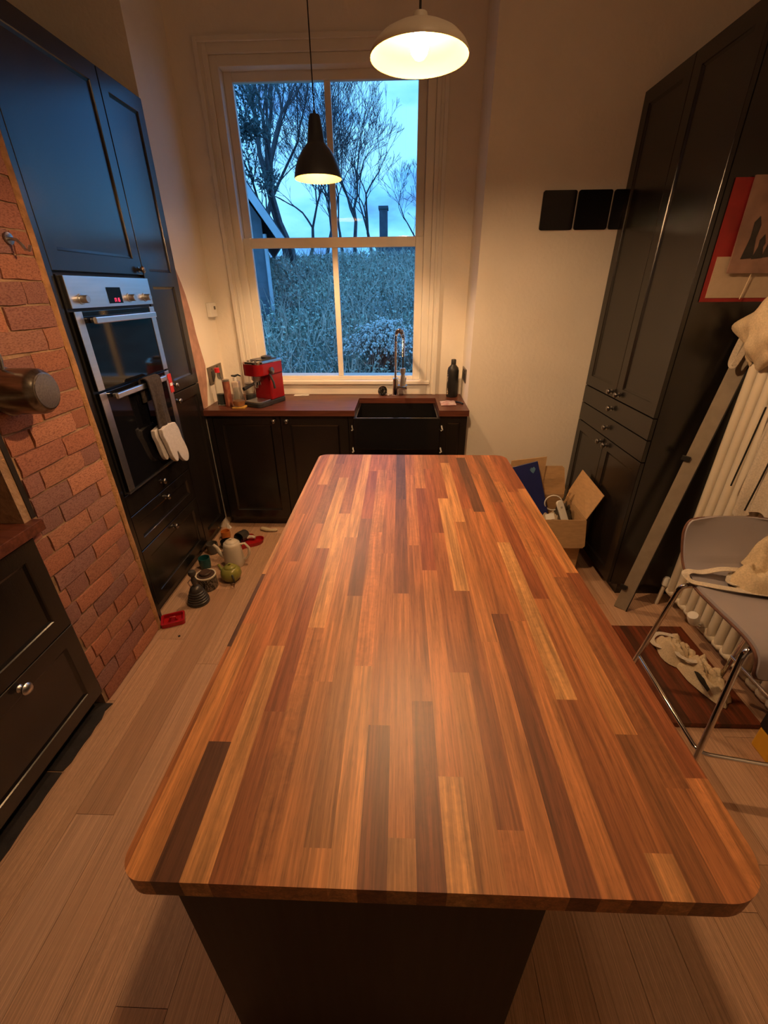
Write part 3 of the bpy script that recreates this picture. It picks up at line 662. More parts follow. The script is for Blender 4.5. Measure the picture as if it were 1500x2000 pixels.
pk = thing('plastic_packet', 'crumpled clear plastic packet with pink print on the worktop right of the sink', 'packet', (0.34, 3.0, CT))
def pkt(u, v):
    x = 0.285 + 0.105 * u; y = 2.925 + 0.13 * v + 0.015 * u
    e = min(u, 1 - u, v, 1 - v) * 4
    return (x, y, CT + 0.003 + min(1, e) * (0.008 + 0.008 * noise.noise(Vector((u * 5, v * 5, 2)))))
B().grid(16, 16, pkt, 0.0015).build('packet', mat('pink_white_film', (0.62, 0.50, 0.48), 0.3, nscale=25, col2=(0.45, 0.22, 0.22)), pk, smooth=60)
B().tube([(0.395, 3.02, CT + 0.007), (0.425, 2.99, CT + 0.007), (0.435, 2.96, CT + 0.007)], 0.006, 8).build('black_tie', mat('black_tie', (0.015, 0.014, 0.014), 0.4, nscale=9, namp=0.2), pk, smooth=50)
for (x, y, rz, lb) in ((-0.74, 3.255, 0.06, 'thin white paper strip lying right of the coffee machine'), ):
    p_ = thing('paper_slip', lb, 'paper', (x, y, CT))
    B().obox((x, y, CT + 0.0016), (0.055, 0.003, 0), (-0.001, 0.022, 0), (0, 0, 0.0012)).build('sheet', M_WHITEP, p_)
    B().obox((x + 0.03, y - 0.012, CT + 0.0045), (0.025, 0.004, 0), (-0.001, 0.007, 0), (0, 0, 0.0012)).build('strip', M_WHITEP, p_)

# coffee machine
cm = thing('coffee_machine', 'red and chrome espresso machine on the window worktop', 'coffee machine', (-0.94, 3.02, CT), math.radians(-24))
M_RED = mat('red_enamel', (0.30, 0.008, 0.012), 0.22, nscale=5, namp=0.15)
LB().prism(rrect(-0.078, 0.078, -0.155, 0.125, 0.035, 0.02), 0.0, 0.030).build('base', mat('charcoal_plastic', (0.03, 0.03, 0.032), 0.4, nscale=9, namp=0.2), cm, bevel=0.004)
LB().prism(rrect(-0.066, 0.066, -0.148, -0.028, 0.03, 0.006), 0.0302, 0.037).build('drip_tray', M_STEEL, cm, bevel=0.002)
LB().box(-0.072, 0.072, -0.02, 0.12, 0.0302, 0.20).build('body', M_RED, cm, bevel=0.006)
LB().prism(rrect(-0.078, 0.078, -0.13, 0.122, 0.05, 0.015), 0.2005, 0.275).build('head', M_RED, cm, bevel=0.004)
LB().prism(rrect(-0.080, 0.080, -0.132, 0.124, 0.05, 0.015), 0.2752, 0.292).build('chrome_top', M_CHROME, cm, bevel=0.004)
LB().prism(rrect(-0.055, 0.055, -0.06, 0.10, 0.02, 0.015), 0.2922, 0.296).build('cup_tray', mat('charcoal_plastic3', (0.05, 0.05, 0.055), 0.3, nscale=9, namp=0.2), cm)
LB().lathe((0.012, 0.04, 0.2962), [(0.035, 0), (0.037, 0.012), (0.02, 0.018), (0, 0.018)], 20).build('tank_lid', mat('charcoal_plastic4', (0.05, 0.05, 0.055), 0.3, nscale=9, namp=0.2), cm, smooth=40)
for x in (-0.03, 0, 0.03): LB().lathe((x, -0.095, 0.2922), [(0.009, 0), (0.009, 0.003), (0, 0.004)], 14).build('button', M_KNOB, cm, smooth=40)
LB().lathe((0, -0.075, 0.16), [(0, 0), (0.022, 0), (0.031, 0.012), (0.031, 0.04), (0, 0.0405)], 22).build('group_head', M_STEEL, cm, smooth=40)
LB().lathe((0, -0.075, 0.118), [(0, 0), (0.010, 0), (0.012, 0.018), (0.034, 0.022), (0.034, 0.0415), (0, 0.0416)], 22).build('portafilter', M_CHROME, cm, smooth=40)
LB().tube([(0, -0.108, 0.148), (0.0, -0.15, 0.142), (0, -0.205, 0.132)], [0.008, 0.011, 0.012], 12).build('portafilter_handle', mat('charcoal_plastic2', (0.02, 0.02, 0.02), 0.35, nscale=9, namp=0.2), cm, smooth=40)
LB().lathe((0.0785, -0.01, 0.225), [(0.024, 0), (0.024, 0.012), (0.018, 0.015), (0, 0.015)], 18, (1, 0, 0)).build('steam_dial', M_KNOB, cm, smooth=40)
LB().tube([(0.08, -0.03, 0.205), (0.10, -0.045, 0.20), (0.125, -0.05, 0.16), (0.135, -0.055, 0.12)], [0.006, 0.006, 0.007, 0.008], 10).build('steam_wand', mat('black_rubber', (0.012, 0.012, 0.012)), cm, smooth=50)

# bottles left of the coffee machine
M_CLEAR = mat('clear_plastic', (0.85, 0.88, 0.86), 0.06, trans=0.95, ior=1.15, nscale=3, namp=0.03)
def lathe_thing(name, label, cat, loc, parts, group=None):
    t = thing(name, label, cat, loc, group=group)
    for (pn, prof, m, n) in parts: B().lathe(loc, prof, n).build(pn, m, t, smooth=40)
    return t
lathe_thing('soap_bottle', 'clear bottle with a red cap and dark green liquid near the wall socket', 'bottle', (-1.235, 2.965, CT),
            [('liquid', [(0, 0.004), (0.028, 0.004), (0.028, 0.075), (0, 0.075)], mat('green_liquid', (0.006, 0.035, 0.018), 0.1, nscale=5, namp=0.2), 22),
             ('bottle', [(0, 0), (0.030, 0), (0.0315, 0.005), (0.0315, 0.14), (0.026, 0.17), (0.013, 0.20), (0.012, 0.215), (0, 0.2155)], M_CLEAR, 24),
             ('cap', [(0, 0.216), (0.017, 0.216), (0.016, 0.246), (0, 0.248)], mat('red_plastic', (0.60, 0.02, 0.03), 0.4, nscale=8, namp=0.1), 20)])
lathe_thing('spice_tin', 'tall slim tin with a red-brown label among the bottles', 'tin', (-1.175, 2.93, CT),
            [('body', [(0, 0), (0.024, 0), (0.024, 0.165), (0, 0.1652)], mat('red_brown_label', (0.34, 0.13, 0.075), 0.45, nscale=60, col2=(0.22, 0.05, 0.035), stretch=(1, 1, 0.4)), 22),
             ('lid', [(0, 0.1656), (0.0245, 0.1656), (0.0245, 0.176), (0.022, 0.178), (0, 0.178)], mat('silver_lid', (0.6, 0.56, 0.5), 0.3, 0.9, nscale=5, namp=0.1), 22)])
sj = thing('spray_bottle', 'pale box-shaped spray bottle with black trigger beside the tin', 'bottle', (-1.118, 2.96, CT))
B().prism(rrect(-1.142, -1.094, 2.935, 2.985, 0.01, 0.01), CT, CT + 0.16).build('body', mat('pale_label', (0.66, 0.55, 0.46), 0.45, nscale=30, namp=0.2), sj, bevel=0.006)
B().lathe((-1.118, 2.96, CT + 0.1605), [(0.014, 0), (0.014, 0.025), (0, 0.0255)], 16).build('neck', M_WHITEP, sj, smooth=40)
B().tube([(-1.138, 2.948, CT + 0.198), (-1.118, 2.96, CT + 0.194), (-1.10, 2.972, CT + 0.20), (-1.085, 2.98, CT + 0.19)], [0.005, 0.008, 0.006, 0.004], 8).build('trigger', mat('black_rubber', (0.012, 0.012, 0.012)), sj, smooth=50)
lathe_thing('glass_jug', 'round glass jug half full of amber liquid in front of the coffee machine', 'jug', (-1.085, 2.875, CT + 0.013),
            [('contents', [(0, 0.003), (0.028, 0.004), (0.036, 0.02), (0.037, 0.036), (0, 0.036)], mat('amber_liquid', (0.62, 0.22, 0.04), 0.2, nscale=5, namp=0.1), 22),
             ('glass', [(0, 0), (0.030, 0), (0.040, 0.018), (0.040, 0.045), (0.030, 0.085), (0.022, 0.12), (0.0205, 0.12), (0.028, 0.085), (0.038, 0.045), (0.0385, 0.0365)], M_CLEAR, 24)])
bx = thing('yellow_sponge', 'small yellow sponge under the amber glass jug', 'sponge', (-1.085, 2.87, CT))
B().box(-1.125, -1.04, 2.835, 2.905, CT, CT + 0.012).build('pad', mat('yellow_sponge', (0.60, 0.33, 0.06), 0.95, nscale=60, namp=0.3, bump=0.5, bscale=150), bx, bevel=0.003)
lathe_thing('glass_jar', 'small lidded glass jar behind the amber jug', 'jar', (-1.055, 3.04, CT),
            [('contents', [(0, 0.003), (0.030, 0.003), (0.030, 0.055), (0, 0.055)], mat('dark_coffee', (0.05, 0.03, 0.02), 0.6, nscale=50, namp=0.4), 20),
             ('glass', [(0, 0), (0.033, 0), (0.034, 0.006), (0.034, 0.10), (0.028, 0.115), (0, 0.1155)], M_CLEAR, 22),
             ('lid', [(0, 0.116), (0.031, 0.116), (0.031, 0.134), (0, 0.135)], mat('grey_lid', (0.35, 0.33, 0.30), 0.35, 0.8, nscale=5, namp=0.1), 22)])

# sockets and thermostat
def socket(nm, lb, x, y0, y1, z0, z1, sg):
    s = thing(nm, lb, 'socket', (x, (y0 + y1) / 2, (z0 + z1) / 2)); a, c = sorted((x + sg * 0.0004, x + sg * 0.008))
    p = B().box(a, c, y0, y1, z0, z1).build('plate', mat('bronze_socket_plate', (0.22, 0.19, 0.16), 0.35, 0.8, nscale=90, namp=0.1), s, bevel=0.0015)
    for q in (0.3, 0.7):
        ym_ = y0 + (y1 - y0) * q; x0_, x1_ = sorted((x + sg * 0.0082, x + sg * 0.0100))
        B().box(x0_, x1_, ym_ - 0.024, ym_ + 0.024, z0 + 0.014, z1 - 0.03).build('outlet', mat('black_insert', (0.01, 0.01, 0.01), 0.4, nscale=9, namp=0.2), p)
        x0_, x1_ = sorted((x + sg * 0.0082, x + sg * 0.0115)); B().box(x0_, x1_, ym_ - 0.009, ym_ + 0.009, z1 - 0.026, z1 - 0.01).build('rocker', M_KNOB, p)
socket('wall_socket', 'bronze double wall socket at the left end of the window worktop', XL, 3.00, 3.245, 1.035, 1.15, 1)
socket('wall_socket', 'bronze double wall socket beside the black bottle', XC, 3.06, 3.225, 1.035, 1.125, -1)
th = thing('thermostat', 'small white thermostat box high on the left window wall', 'thermostat', (XL, 3.235, 1.5))
B().box(XL + 0.0005, XL + 0.03, 3.175, 3.285, 1.455, 1.545).build('case', M_WHITEP, th, bevel=0.005)
B().box(XL + 0.0305, XL + 0.032, 3.235, 3.262, 1.502, 1.523).build('screen', mat('grey_lcd', (0.10, 0.09, 0.07), 0.4, nscale=9, namp=0.1), th)
B().tube([(XL + 0.012, 3.262, 1.4545), (XL + 0.010, 3.27, 1.44), (XL + 0.004, 3.29, 1.44)], 0.003, 6).build('cable', M_WHITEP, th)

# ------------------------------------------------------------------ window
win = struct(B().box(WX0, WX1, YB + 0.20, YB + 0.4, WZ0, WZ0 + 0.03), 'window_1', M_TRIM)
# architrave, jambs and sill
ar = B()
for sgn, xi in ((-1, WX0), (1, WX1)):
    a, c = sorted((xi + sgn * 0.0, xi - sgn * 0.055)); 
    ar.box(min(xi, xi + sgn * 0.07), max(xi, xi + sgn * 0.07), YB - 0.014, YB - 0.0005, 0.911, WZ1 + 0.07)
    ar.box(min(xi + sgn * 0.045, xi + sgn * 0.07), max(xi + sgn * 0.045, xi + sgn * 0.07), YB - 0.026, YB - 0.0145, 0.911, WZ1 + 0.07)
    ar.box(min(xi + sgn * 0.022, xi + sgn * 0.028), max(xi + sgn * 0.022, xi + sgn * 0.028), YB - 0.020, YB - 0.0145, 0.911, WZ1 + 0.045)
ar.box(WX0, WX1, YB - 0.014, YB - 0.0005, WZ1, WZ1 + 0.07); ar.box(WX0 - 0.045, WX1 + 0.045, YB - 0.026, YB - 0.0145, WZ1 + 0.045, WZ1 + 0.07)
ar.build('architrave', M_TRIM, win, bevel=0.003)
jb = B(); jb.box(WX0 + 0.0005, WX0 + 0.05, YB + 0.0, YB + 0.2, WZ0, WZ1); jb.box(WX1 - 0.05, WX1 - 0.0005, YB + 0.0, YB + 0.2, WZ0, WZ1); jb.box(WX0 + 0.05, WX1 - 0.05, YB, YB + 0.2, WZ1 - 0.05, WZ1)
jb.build('frame', M_TRIM, win, bevel=0.003)
B().box(WX0 - 0.02, WX1 + 0.02, YB - 0.03, YB + 0.03, 0.985, 1.012).build('sill', M_TRIM, win, bevel=0.006, seg=3)
B().box(WX0 + 0.0005, WX1 - 0.0005, YB - 0.012, YB - 0.0005, 0.911, 0.984).build('apron_board', M_TRIM, win, bevel=0.002)
def glassmat():
    m = bpy.data.materials.new('window_glass'); m.use_nodes = True; t = m.node_tree; n = t.nodes; n.clear()
    o = n.new('ShaderNodeOutputMaterial'); mx = n.new('ShaderNodeMixShader'); tr = n.new('ShaderNodeBsdfTransparent'); gl = n.new('ShaderNodeBsdfGlossy'); fr = n.new('ShaderNodeFresnel')
    fr.inputs['IOR'].default_value = 1.5; gl.inputs['Roughness'].default_value = 0.0; tr.inputs['Color'].default_value = (0.95, 0.97, 0.98, 1)
    t.links.new(fr.outputs[0], mx.inputs[0]); t.links.new(tr.outputs[0], mx.inputs[1]); t.links.new(gl.outputs[0], mx.inputs[2]); t.links.new(mx.outputs[0], o.inputs['Surface'])
    return m
M_GLASS = glassmat()
GX0, GX1, GM = -1.0, 0.096, -0.441
for (yg, z0, z1, nm, br, tr_) in ((YB + 0.085, 1.895, 2.752, 'upper_sash', 0.03, 0.045), (YB + 0.045, 1.012, 1.925, 'lower_sash', 0.035, 0.055)):
    sx0, sx1 = WX0 + 0.0505, WX1 - 0.0505
    gz0 = 1.04 if nm == 'lower_sash' else 1.925
    gz1 = 1.867 if nm == 'lower_sash' else 2.705
    s = B(); s.box(sx0, GX0, yg - 0.018, yg + 0.018, z0, z1); s.box(GX1, sx1, yg - 0.018, yg + 0.018, z0, z1)
    s.box(GX0, GX1, yg - 0.018, yg + 0.018, z0, gz0); s.box(GX0, GX1, yg - 0.018, yg + 0.018, gz1, z1)
    so = s.build(nm, M_TRIM, win, bevel=0.003)
    B().box(GM - 0.019, GM + 0.019, yg - 0.016, yg + 0.016, gz0, gz1).build('glazing_bar', M_TRIM, so, bevel=0.004)
    for (a, c) in ((GX0, GM - 0.019), (GM + 0.019, GX1)): B().add([(a, yg, gz0), (c, yg, gz0), (c, yg, gz1), (a, yg, gz1)], [(0, 1, 2, 3)]).build('pane', M_GLASS, so)

# ------------------------------------------------------------------ pendants
M_SHADE = mat('dark_grey_shade', (0.045, 0.055, 0.070), 0.4, nscale=6, namp=0.1)
M_SHADEIN = mat('glow_tinted_lining', (0.16, 0.09, 0.011), 0.6, nscale=6, namp=0.03)  # yellow lamp glow put into the colour of a white lining
M_CRSH = mat('cream_enamel_shade', (0.72, 0.66, 0.54), 0.4, nscale=6, namp=0.05)
M_BULB = mat('warm_bulb', (1, 0.9, 0.7), 0.4, emit=LAMP_COL, estr=BULB, nscale=5, namp=0.05)
def pendant(x, y, z, label, bell):
    t = thing('pendant_lamp', label, 'lamp', (x, y, z))
    c = (x, y, z); R = 0.1175
    if bell:
        prof = [(R, 0.0), (R + 0.001, 0.004), (0.1155, 0.022), (0.109, 0.045), (0.097, 0.075), (0.073, 0.110), (0.051, 0.133), (0.043, 0.142), (0.036, 0.19), (0.028, 0.235), (0.024, 0.246), (0.007, 0.248), (0.006, 0.262), (0, 0.262)]
        inn = [(R - 0.001, 0.0), (0.113, 0.022), (0.1065, 0.045), (0.0945, 0.074), (0.0705, 0.108), (0.048, 0.131), (0.039, 0.141), (0.032, 0.19), (0, 0.191)]
        zt_, zb = 0.262, 0.062
    else:
        prof = [(R, 0.0), (R + 0.001, 0.004), (0.110, 0.018), (0.094, 0.032), (0.070, 0.044), (0.040, 0.052), (0.020, 0.056), (0.016, 0.075), (0.006, 0.078), (0, 0.078)]
        inn = [(R - 0.001, 0.0), (0.1085, 0.017), (0.092, 0.0305), (0.069, 0.042), (0.040, 0.050), (0, 0.0525)]
        zt_, zb = 0.078, -0.004
    B().lathe(c, prof, 44).build('shade', M_SHADE if bell else M_CRSH, t, smooth=50)
    B().lathe(c, inn, 44).build('lining', M_SHADEIN, t, smooth=50)
    B().lathe((x, y, z + zb), [(0, 0), (0.010, 0.002), (0.018, 0.010), (0.022, 0.022), (0.018, 0.036), (0.012, 0.046), (0.011, 0.056), (0, 0.0562)], 20).build('bulb', M_BULB, t, smooth=60)
    if bell: B().lathe((x, y, z + zb + 0.0565), [(0, 0), (0.014, 0), (0.014, 0.07), (0, 0.07)], 18).build('socket', M_WHITEP, t, smooth=40)
    B().tube([(x, y, z + zt_), (x, y, CEIL - 0.03)], 0.0028, 8).build('cord', M_BLACKIN, t)
    B().lathe((x, y, CEIL - 0.03), [(0, 0), (0.02, 0.0), (0.05, 0.02), (0.05, 0.0295), (0, 0.0296)], 22).build('ceiling_rose', M_SHADE, t, smooth=40)
pendant(-0.417, 2.67, 2.112, 'dark bell-shaped pendant lamp hanging in front of the window', True)
pendant(0.040, 1.405, 2.107, 'lit shallow pendant lamp over the island, seen from below', False)
# unseen fill light, added overhead to brighten floor and walls
cl_ = thing('fill_light', 'round fill light added out of view above the near end of the island', 'lamp', (0.42, 0.25, CEIL - 0.1))
B().lathe((0.42, 0.25, CEIL - 0.025), [(0, 0), (0.17, 0), (0.17, 0.0245), (0, 0.0246)], 32).build('base', M_WHITEP, cl_, smooth=40)
B().lathe((0.42, 0.25, CEIL - 0.095), [(0, 0), (0.07, 0.004), (0.12, 0.02), (0.15, 0.045), (0.155, 0.0695), (0, 0.0696)], 32).build('diffuser', mat('fill_diffuser', (0.9, 0.8, 0.65), 0.5, emit=LAMP_COL, estr=FILL_LIGHT, nscale=4, namp=0.03), cl_, smooth=60)

# ------------------------------------------------------------------ radiator and things at the right wall
rd = thing('column_radiator', 'tall white column radiator on the right wall', 'radiator', (1.55, 1.6, 0))
sec = B()
def rad_section(y):
    b = B()
    for x in (1.495, 1.55): b.tube([(x, y, 0.135), (x, y, 0.16), (x, y, 1.46), (x, y, 1.485)], [0.017, 0.0225, 0.0225, 0.017], 12)
    for z in (0.135, 1.485): b.lathe((1.5225, y, z), [(0, -0.032), (0.020, -0.031), (0.027, -0.018), (0.027, 0.018), (0.020, 0.031), (0, 0.032)], 14, (0, 1, 0), (1, 0, 0), 1.75)
    return b
first = None
for i in range(15):
    y = 1.925 - i * 0.056
    if first is None: first = rad_section(y).build('section', M_RAD, rd, smooth=50); y00 = y
    else:
        o = first.copy(); COL.objects.link(o); o.location = (0, y - y00, 0)
for y in (1.88, 1.2): B().tube([(1.58, y, 0.9), (1.629, y, 0.9)], 0.010, 8).build('wall_bracket', M_RAD, rd)
B().tube([(1.5225, 1.965, 0.135), (1.5225, 1.99, 0.135), (1.50, 1.995, 0.12), (1.49, 1.995, 0.001)], 0.011, 10).build('pipe', M_RAD, rd, smooth=50)
B().lathe((1.50, 1.992, 0.135), [(0, 0), (0.018, 0), (0.018, 0.035), (0.012, 0.05), (0, 0.05)], 16).build('lockshield_cap', M_WHITEP, rd, smooth=40)
tv = thing('radiator_valve', 'white thermostatic valve knob low in front of the radiator', 'valve', (1.455, 1.62, 0.2))
B().lathe((1.44, 1.64, 0.17), [(0, 0), (0.016, 0), (0.018, 0.012), (0.024, 0.016), (0.026, 0.05), (0.022, 0.068), (0, 0.07)], 20, (-0.45, -0.15, 0.85)).build('knob', M_WHITEP, tv, smooth=40)
B().tube([(1.4925, 1.645, 0.150), (1.47, 1.645, 0.150), (1.44, 1.64, 0.17)], 0.010, 10).build('valve_body', M_CHROME, tv, smooth=50)
struct(B().box(XR - 0.016, XR - 0.0005, -2.6, 2.07, 0.0, 0.14), 'baseboard_right', M_TRIM, bevel=0.003)
# leaning aluminium rail
rl = thing('leaning_rail', 'long flat grey rail leaning between the larder cabinet and the radiator', 'rail', (1.25, 1.94, 0))
p0, p1 = Vector((1.262, 1.945, 0.002)), Vector((1.520, 2.028, 1.46)); dr_ = (p1 - p0).normalized()
wd = Vector((0.80, -0.60, 0)); wd = (wd - dr_ * wd.dot(dr_)).normalized(); nn = dr_.cross(wd)
B().obox((p0 + p1) / 2, dr_ * (p1 - p0).length / 2, wd * 0.032, nn * 0.005).build('rail', mat('grey_rail_face', (0.30, 0.25, 0.19), 0.4, nscale=20, namp=0.15), rl, bevel=0.001)
B().obox((p0 + p1) / 2 + wd * 0.0345, dr_ * (p1 - p0).length / 2, wd * 0.0022, nn * 0.009).build('dark_edge', M_BLACKIN, rl)
for t in (0.09, 0.60): B().obox(p0.lerp(p1, t) - wd * 0.028 - nn * 0.008, dr_ * 0.012, wd * 0.018, nn * 0.009).build('clip', M_BLACKIN, rl, bevel=0.002)

def crumple(c, sx, sy, h, seed, nu=34, nv=30, f=3.0, amp=1.0, rotz=0.0):
    """closed lump of folded cloth resting on z = c.z"""
    c = Vector(c); cs, sn = math.cos(rotz), math.sin(rotz)
    b = B()
    def fn(u, v):
        a = 2 * PI * u; rr = v
        r = 1 + 0.22 * noise.noise(Vector((math.cos(a) * 1.6 + seed, math.sin(a) * 1.6, 0)))
        x = math.cos(a) * rr * r; y = math.sin(a) * rr * r
        fold = noise.noise(Vector((x * f + seed * 3, y * f * 0.7, seed))) + 0.5 * abs(noise.noise(Vector((x * f * 2.3, y * f * 1.3 + seed, 4))))
        top = max(0.0, 1 - rr ** 3.2)
        z = h * top * (0.55 + 0.55 * amp * fold) + 0.004
        X, Y = x * sx, y * sy
        return (c.x + X * cs - Y * sn, c.y + X * sn + Y * cs, c.z + max(0.003, z))
    b.grid(nu, nv, fn, 0.0025)
    return b
def ribbon(path, w, up, t=0.0025):
    pts = [Vector(p) for p in path]; sm = []
    n = len(pts)
    for i in range(n - 1):
        q0, q1, q2, q3 = pts[max(0, i - 1)], pts[i], pts[i + 1], pts[min(n - 1, i + 2)]
        for k in range(6):
            tt = k / 6; sm.append(0.5 * ((2 * q1) + (q2 - q0) * tt + (2 * q0 - 5 * q1 + 4 * q2 - q3) * tt * tt + (3 * q1 - q0 - 3 * q2 + q3) * tt ** 3))
    sm.append(pts[-1]); U = Vector(up); m = len(sm)
    def fn(u, v):
        i = min(m - 1, int(round(v * (m - 1)))); d = (sm[min(m - 1, i + 1)] - sm[max(0, i - 1)]).normalized()
        s = d.cross(U).normalized(); return sm[i] + s * (u - 0.5) * w
    return B().grid(3, m, fn, t)

# bag hanging over the radiator end
hb = thing('hanging_bag', 'cream cloth bag draped over the top end of the radiator', 'bag', (1.49, 1.9, 1.45))
def hang(u, v):
    a = 2 * PI * u; z = 1.565 - v * 0.235
    env = 0.25 + 0.75 * math.sin(PI * min(1, v * 0.8 + 0.18)) ** 0.8
    fold = 1 + 0.34 * noise.noise(Vector((math.cos(a) * 2.6, math.sin(a) * 2.6, v * 3.2))) + 0.13 * math.sin(a * 5 + v * 7) + 0.05 * math.sin(a * 11 - v * 9)
    return (1.492 + 0.085 * env * fold * math.cos(a) - 0.01 * v, 1.865 + 0.135 * env * fold * math.sin(a) + 0.02 * v, z + 0.015 * math.sin(a * 3))
B().grid(48, 26, hang, 0.003).build('bag', M_CANVAS, hb, smooth=70)
ribbon([(1.46, 1.965, 1.50), (1.445, 1.985, 1.44), (1.435, 1.99, 1.37), (1.432, 1.988, 1.325), (1.437, 1.975, 1.315), (1.445, 1.965, 1.36), (1.455, 1.955, 1.43)], 0.022, (0.3, 1, 0.1)).build('strap', M_LINEN, hb, smooth=60)
h2 = thing('hanging_cloth', 'pale cloth with dark cords hanging in front of the radiator at the right edge', 'cloth', (1.46, 1.55, 1.2))
def hang2(u, v):
    y = 1.72 - u * 0.20 + 0.01 * math.sin(v * 5); z = 1.50 - v * 0.72 - 0.03 * math.sin(u * 7)
    return (1.452 + 0.014 * math.sin(u * 16 + v * 2) + 0.012 * noise.noise(Vector((u * 6, v * 3, 1))), y, z)
B().grid(30, 30, hang2, 0.003).build('cloth', M_LINEN, h2, smooth=70)
for (ya, za, zb) in ((1.715, 1.20, 0.86), (1.60, 1.02, 0.80)):
    B().tube([(1.428, ya, za), (1.425, ya + 0.004, (za + zb) / 2), (1.424, ya + 0.012, zb)], 0.0035, 6).build('cord', M_BLACKIN, h2)
# worktop offcut on the floor
oc = thing('worktop_offcut', 'dark reddish wooden board lying on the floor under the stool', 'board', (1.31, 1.49, 0))
OX = 1.135
for i, t in enumerate('RKRDRKRDR'):
    o = B().box(OX + i * CW - (0 if i else 0), OX + (i + 1) * CW, 1.20, 1.775, 0.0005, 0.0255).build('stave', M_STAVE, oc); c0 = TONE[t]; o.color = (c0[0] * 0.62, c0[1] * 0.5, c0[2] * 0.5, 1)
# bag on that board
fb = thing('floor_bag', 'crumpled cream bag with handles on the floor board beneath the radiator', 'bag', (1.38, 1.5, 0.026))
crumple((1.355, 1.575, 0.026), 0.072, 0.115, 0.115, 5.2, f=2.9, amp=1.05, rotz=0.12).build('bag', M_CANVAS, fb, smooth=70)
crumple((1.388, 1.415, 0.026), 0.062, 0.135, 0.11, 1.7, f=3.0, amp=1.1, rotz=0.2).build('bag_fold', M_CANVAS, fb, smooth=70)
ribbon([(1.37, 1.62, 0.10), (1.32, 1.67, 0.075), (1.285, 1.665, 0.055), (1.275, 1.62, 0.05), (1.31, 1.57, 0.07), (1.35, 1.55, 0.10)], 0.024, (0, 0, 1)).build('handle', M_LINEN, fb, smooth=60)
ribbon([(1.33, 1.55, 0.09), (1.31, 1.50, 0.10), (1.335, 1.45, 0.115), (1.375, 1.45, 0.12)], 0.02, (0, 0, 1)).build('handle', M_LINEN, fb, smooth=60)
ribbon([(1.345, 1.41, 0.09), (1.335, 1.36, 0.09), (1.35, 1.33, 0.07)], 0.03, (0.2, 0, 1)).build('dark_trim', M_BLACKIN, fb, smooth=60)
# tool case at right edge
tcx = thing('tool_case', 'yellow and black tool case on the floor at the right edge', 'tool case', (1.49, 1.03, 0))
B().box(1.41, 1.60, 0.95, 1.135, 0.001, 0.105).build('body', mat('yellow_plastic', (0.70, 0.36, 0.02), 0.4, nscale=6, namp=0.1), tcx, bevel=0.008)
B().box(1.405, 1.605, 0.945, 1.14, 0.1055, 0.195).build('lid', mat('black_plastic', (0.012, 0.011, 0.011), 0.45, nscale=6, namp=0.2), tcx, bevel=0.010)
B().box(1.397, 1.4045, 1.0, 1.05, 0.085, 0.15).build('catch', M_BLACKIN, tcx, bevel=0.002)

# bar stool
stl = thing('bar_stool', 'bar stool with grey plywood shell and chrome legs right of the island', 'stool', (1.25, 1.18, 0))
M_SHELL = mat('grey_lilac_laminate', (0.36, 0.33, 0.35), 0.35, nscale=5, namp=0.06)
M_PLY = mat('brown_ply_edge', (0.16, 0.07, 0.045), 0.6, nscale=30, namp=0.3)
prof = [(0.965, 0.555), (0.968, 0.600), (0.982, 0.632), (1.015, 0.648), (1.08, 0.652), (1.18, 0.648), (1.28, 0.648), (1.345, 0.660), (1.39, 0.690), (1.42, 0.735), (1.442, 0.79), (1.458, 0.848)]
def catm(pr, t):
    n = len(pr) - 1; s = t * n; i = min(n - 1, int(s)); tt = s - i
    q = [Vector(pr[max(0, min(n, i + k))]) for k in (-1, 0, 1, 2)]
    return 0.5 * ((2 * q[1]) + (q[2] - q[0]) * tt + (2 * q[0] - 5 * q[1] + 4 * q[2] - q[3]) * tt * tt + (3 * q[1] - q[0] - 3 * q[2] + q[3]) * tt ** 3)
SXC = 1.255; SXH = 0.170
def shell(u, v):
    p = catm(prof, v); w = SXH
    if v > 0.90: q = (v - 0.90) / 0.10; w = SXH - 0.045 * (1 - math.sqrt(max(0, 1 - q * q)))
    if v < 0.08: q = (0.08 - v) / 0.08; w = SXH - 0.03 * (1 - math.sqrt(max(0, 1 - q * q)))
    xx = (u * 2 - 1); dish = 0.012 * (1 - xx * xx)
    return (SXC + xx * w, p.x + (0.02 * (1 - xx * xx) if v > 0.75 else 0) * (v - 0.75) * 4, p.y - dish * (1 if 0.2 < v < 0.75 else 0.3))
B().grid(20, 60, shell, -0.0105).build('seat_shell', M_SHELL, stl, smooth=50)
rim = [shell(0, i / 60) for i in range(61)] + [shell(i / 20, 1) for i in range(1, 21)] + [shell(1, 1 - i / 60) for i in range(1, 61)] + [shell(1 - i / 20, 0) for i in range(1, 20)]
B().tube([(p[0], p[1], p[2] - 0.0052) for p in rim], 0.0056, 8, closed=True).build('edge_band', M_PLY, stl, smooth=60)
def bend(pts, r=0.03, n=6):
    pts = [Vector(p) for p in pts]; out = [pts[0]]
    for a, c, d2 in zip(pts, pts[1:], pts[2:]):
        da, dc = (a - c).normalized(), (d2 - c).normalized(); s, e2 = c + da * r, c + dc * r
        for k in range(n + 1):
            t = k / n; out.append(s.lerp(c, t).lerp(c.lerp(e2, t), t))
    return out + [pts[-1]]
LZ = 0.626
legs = {}
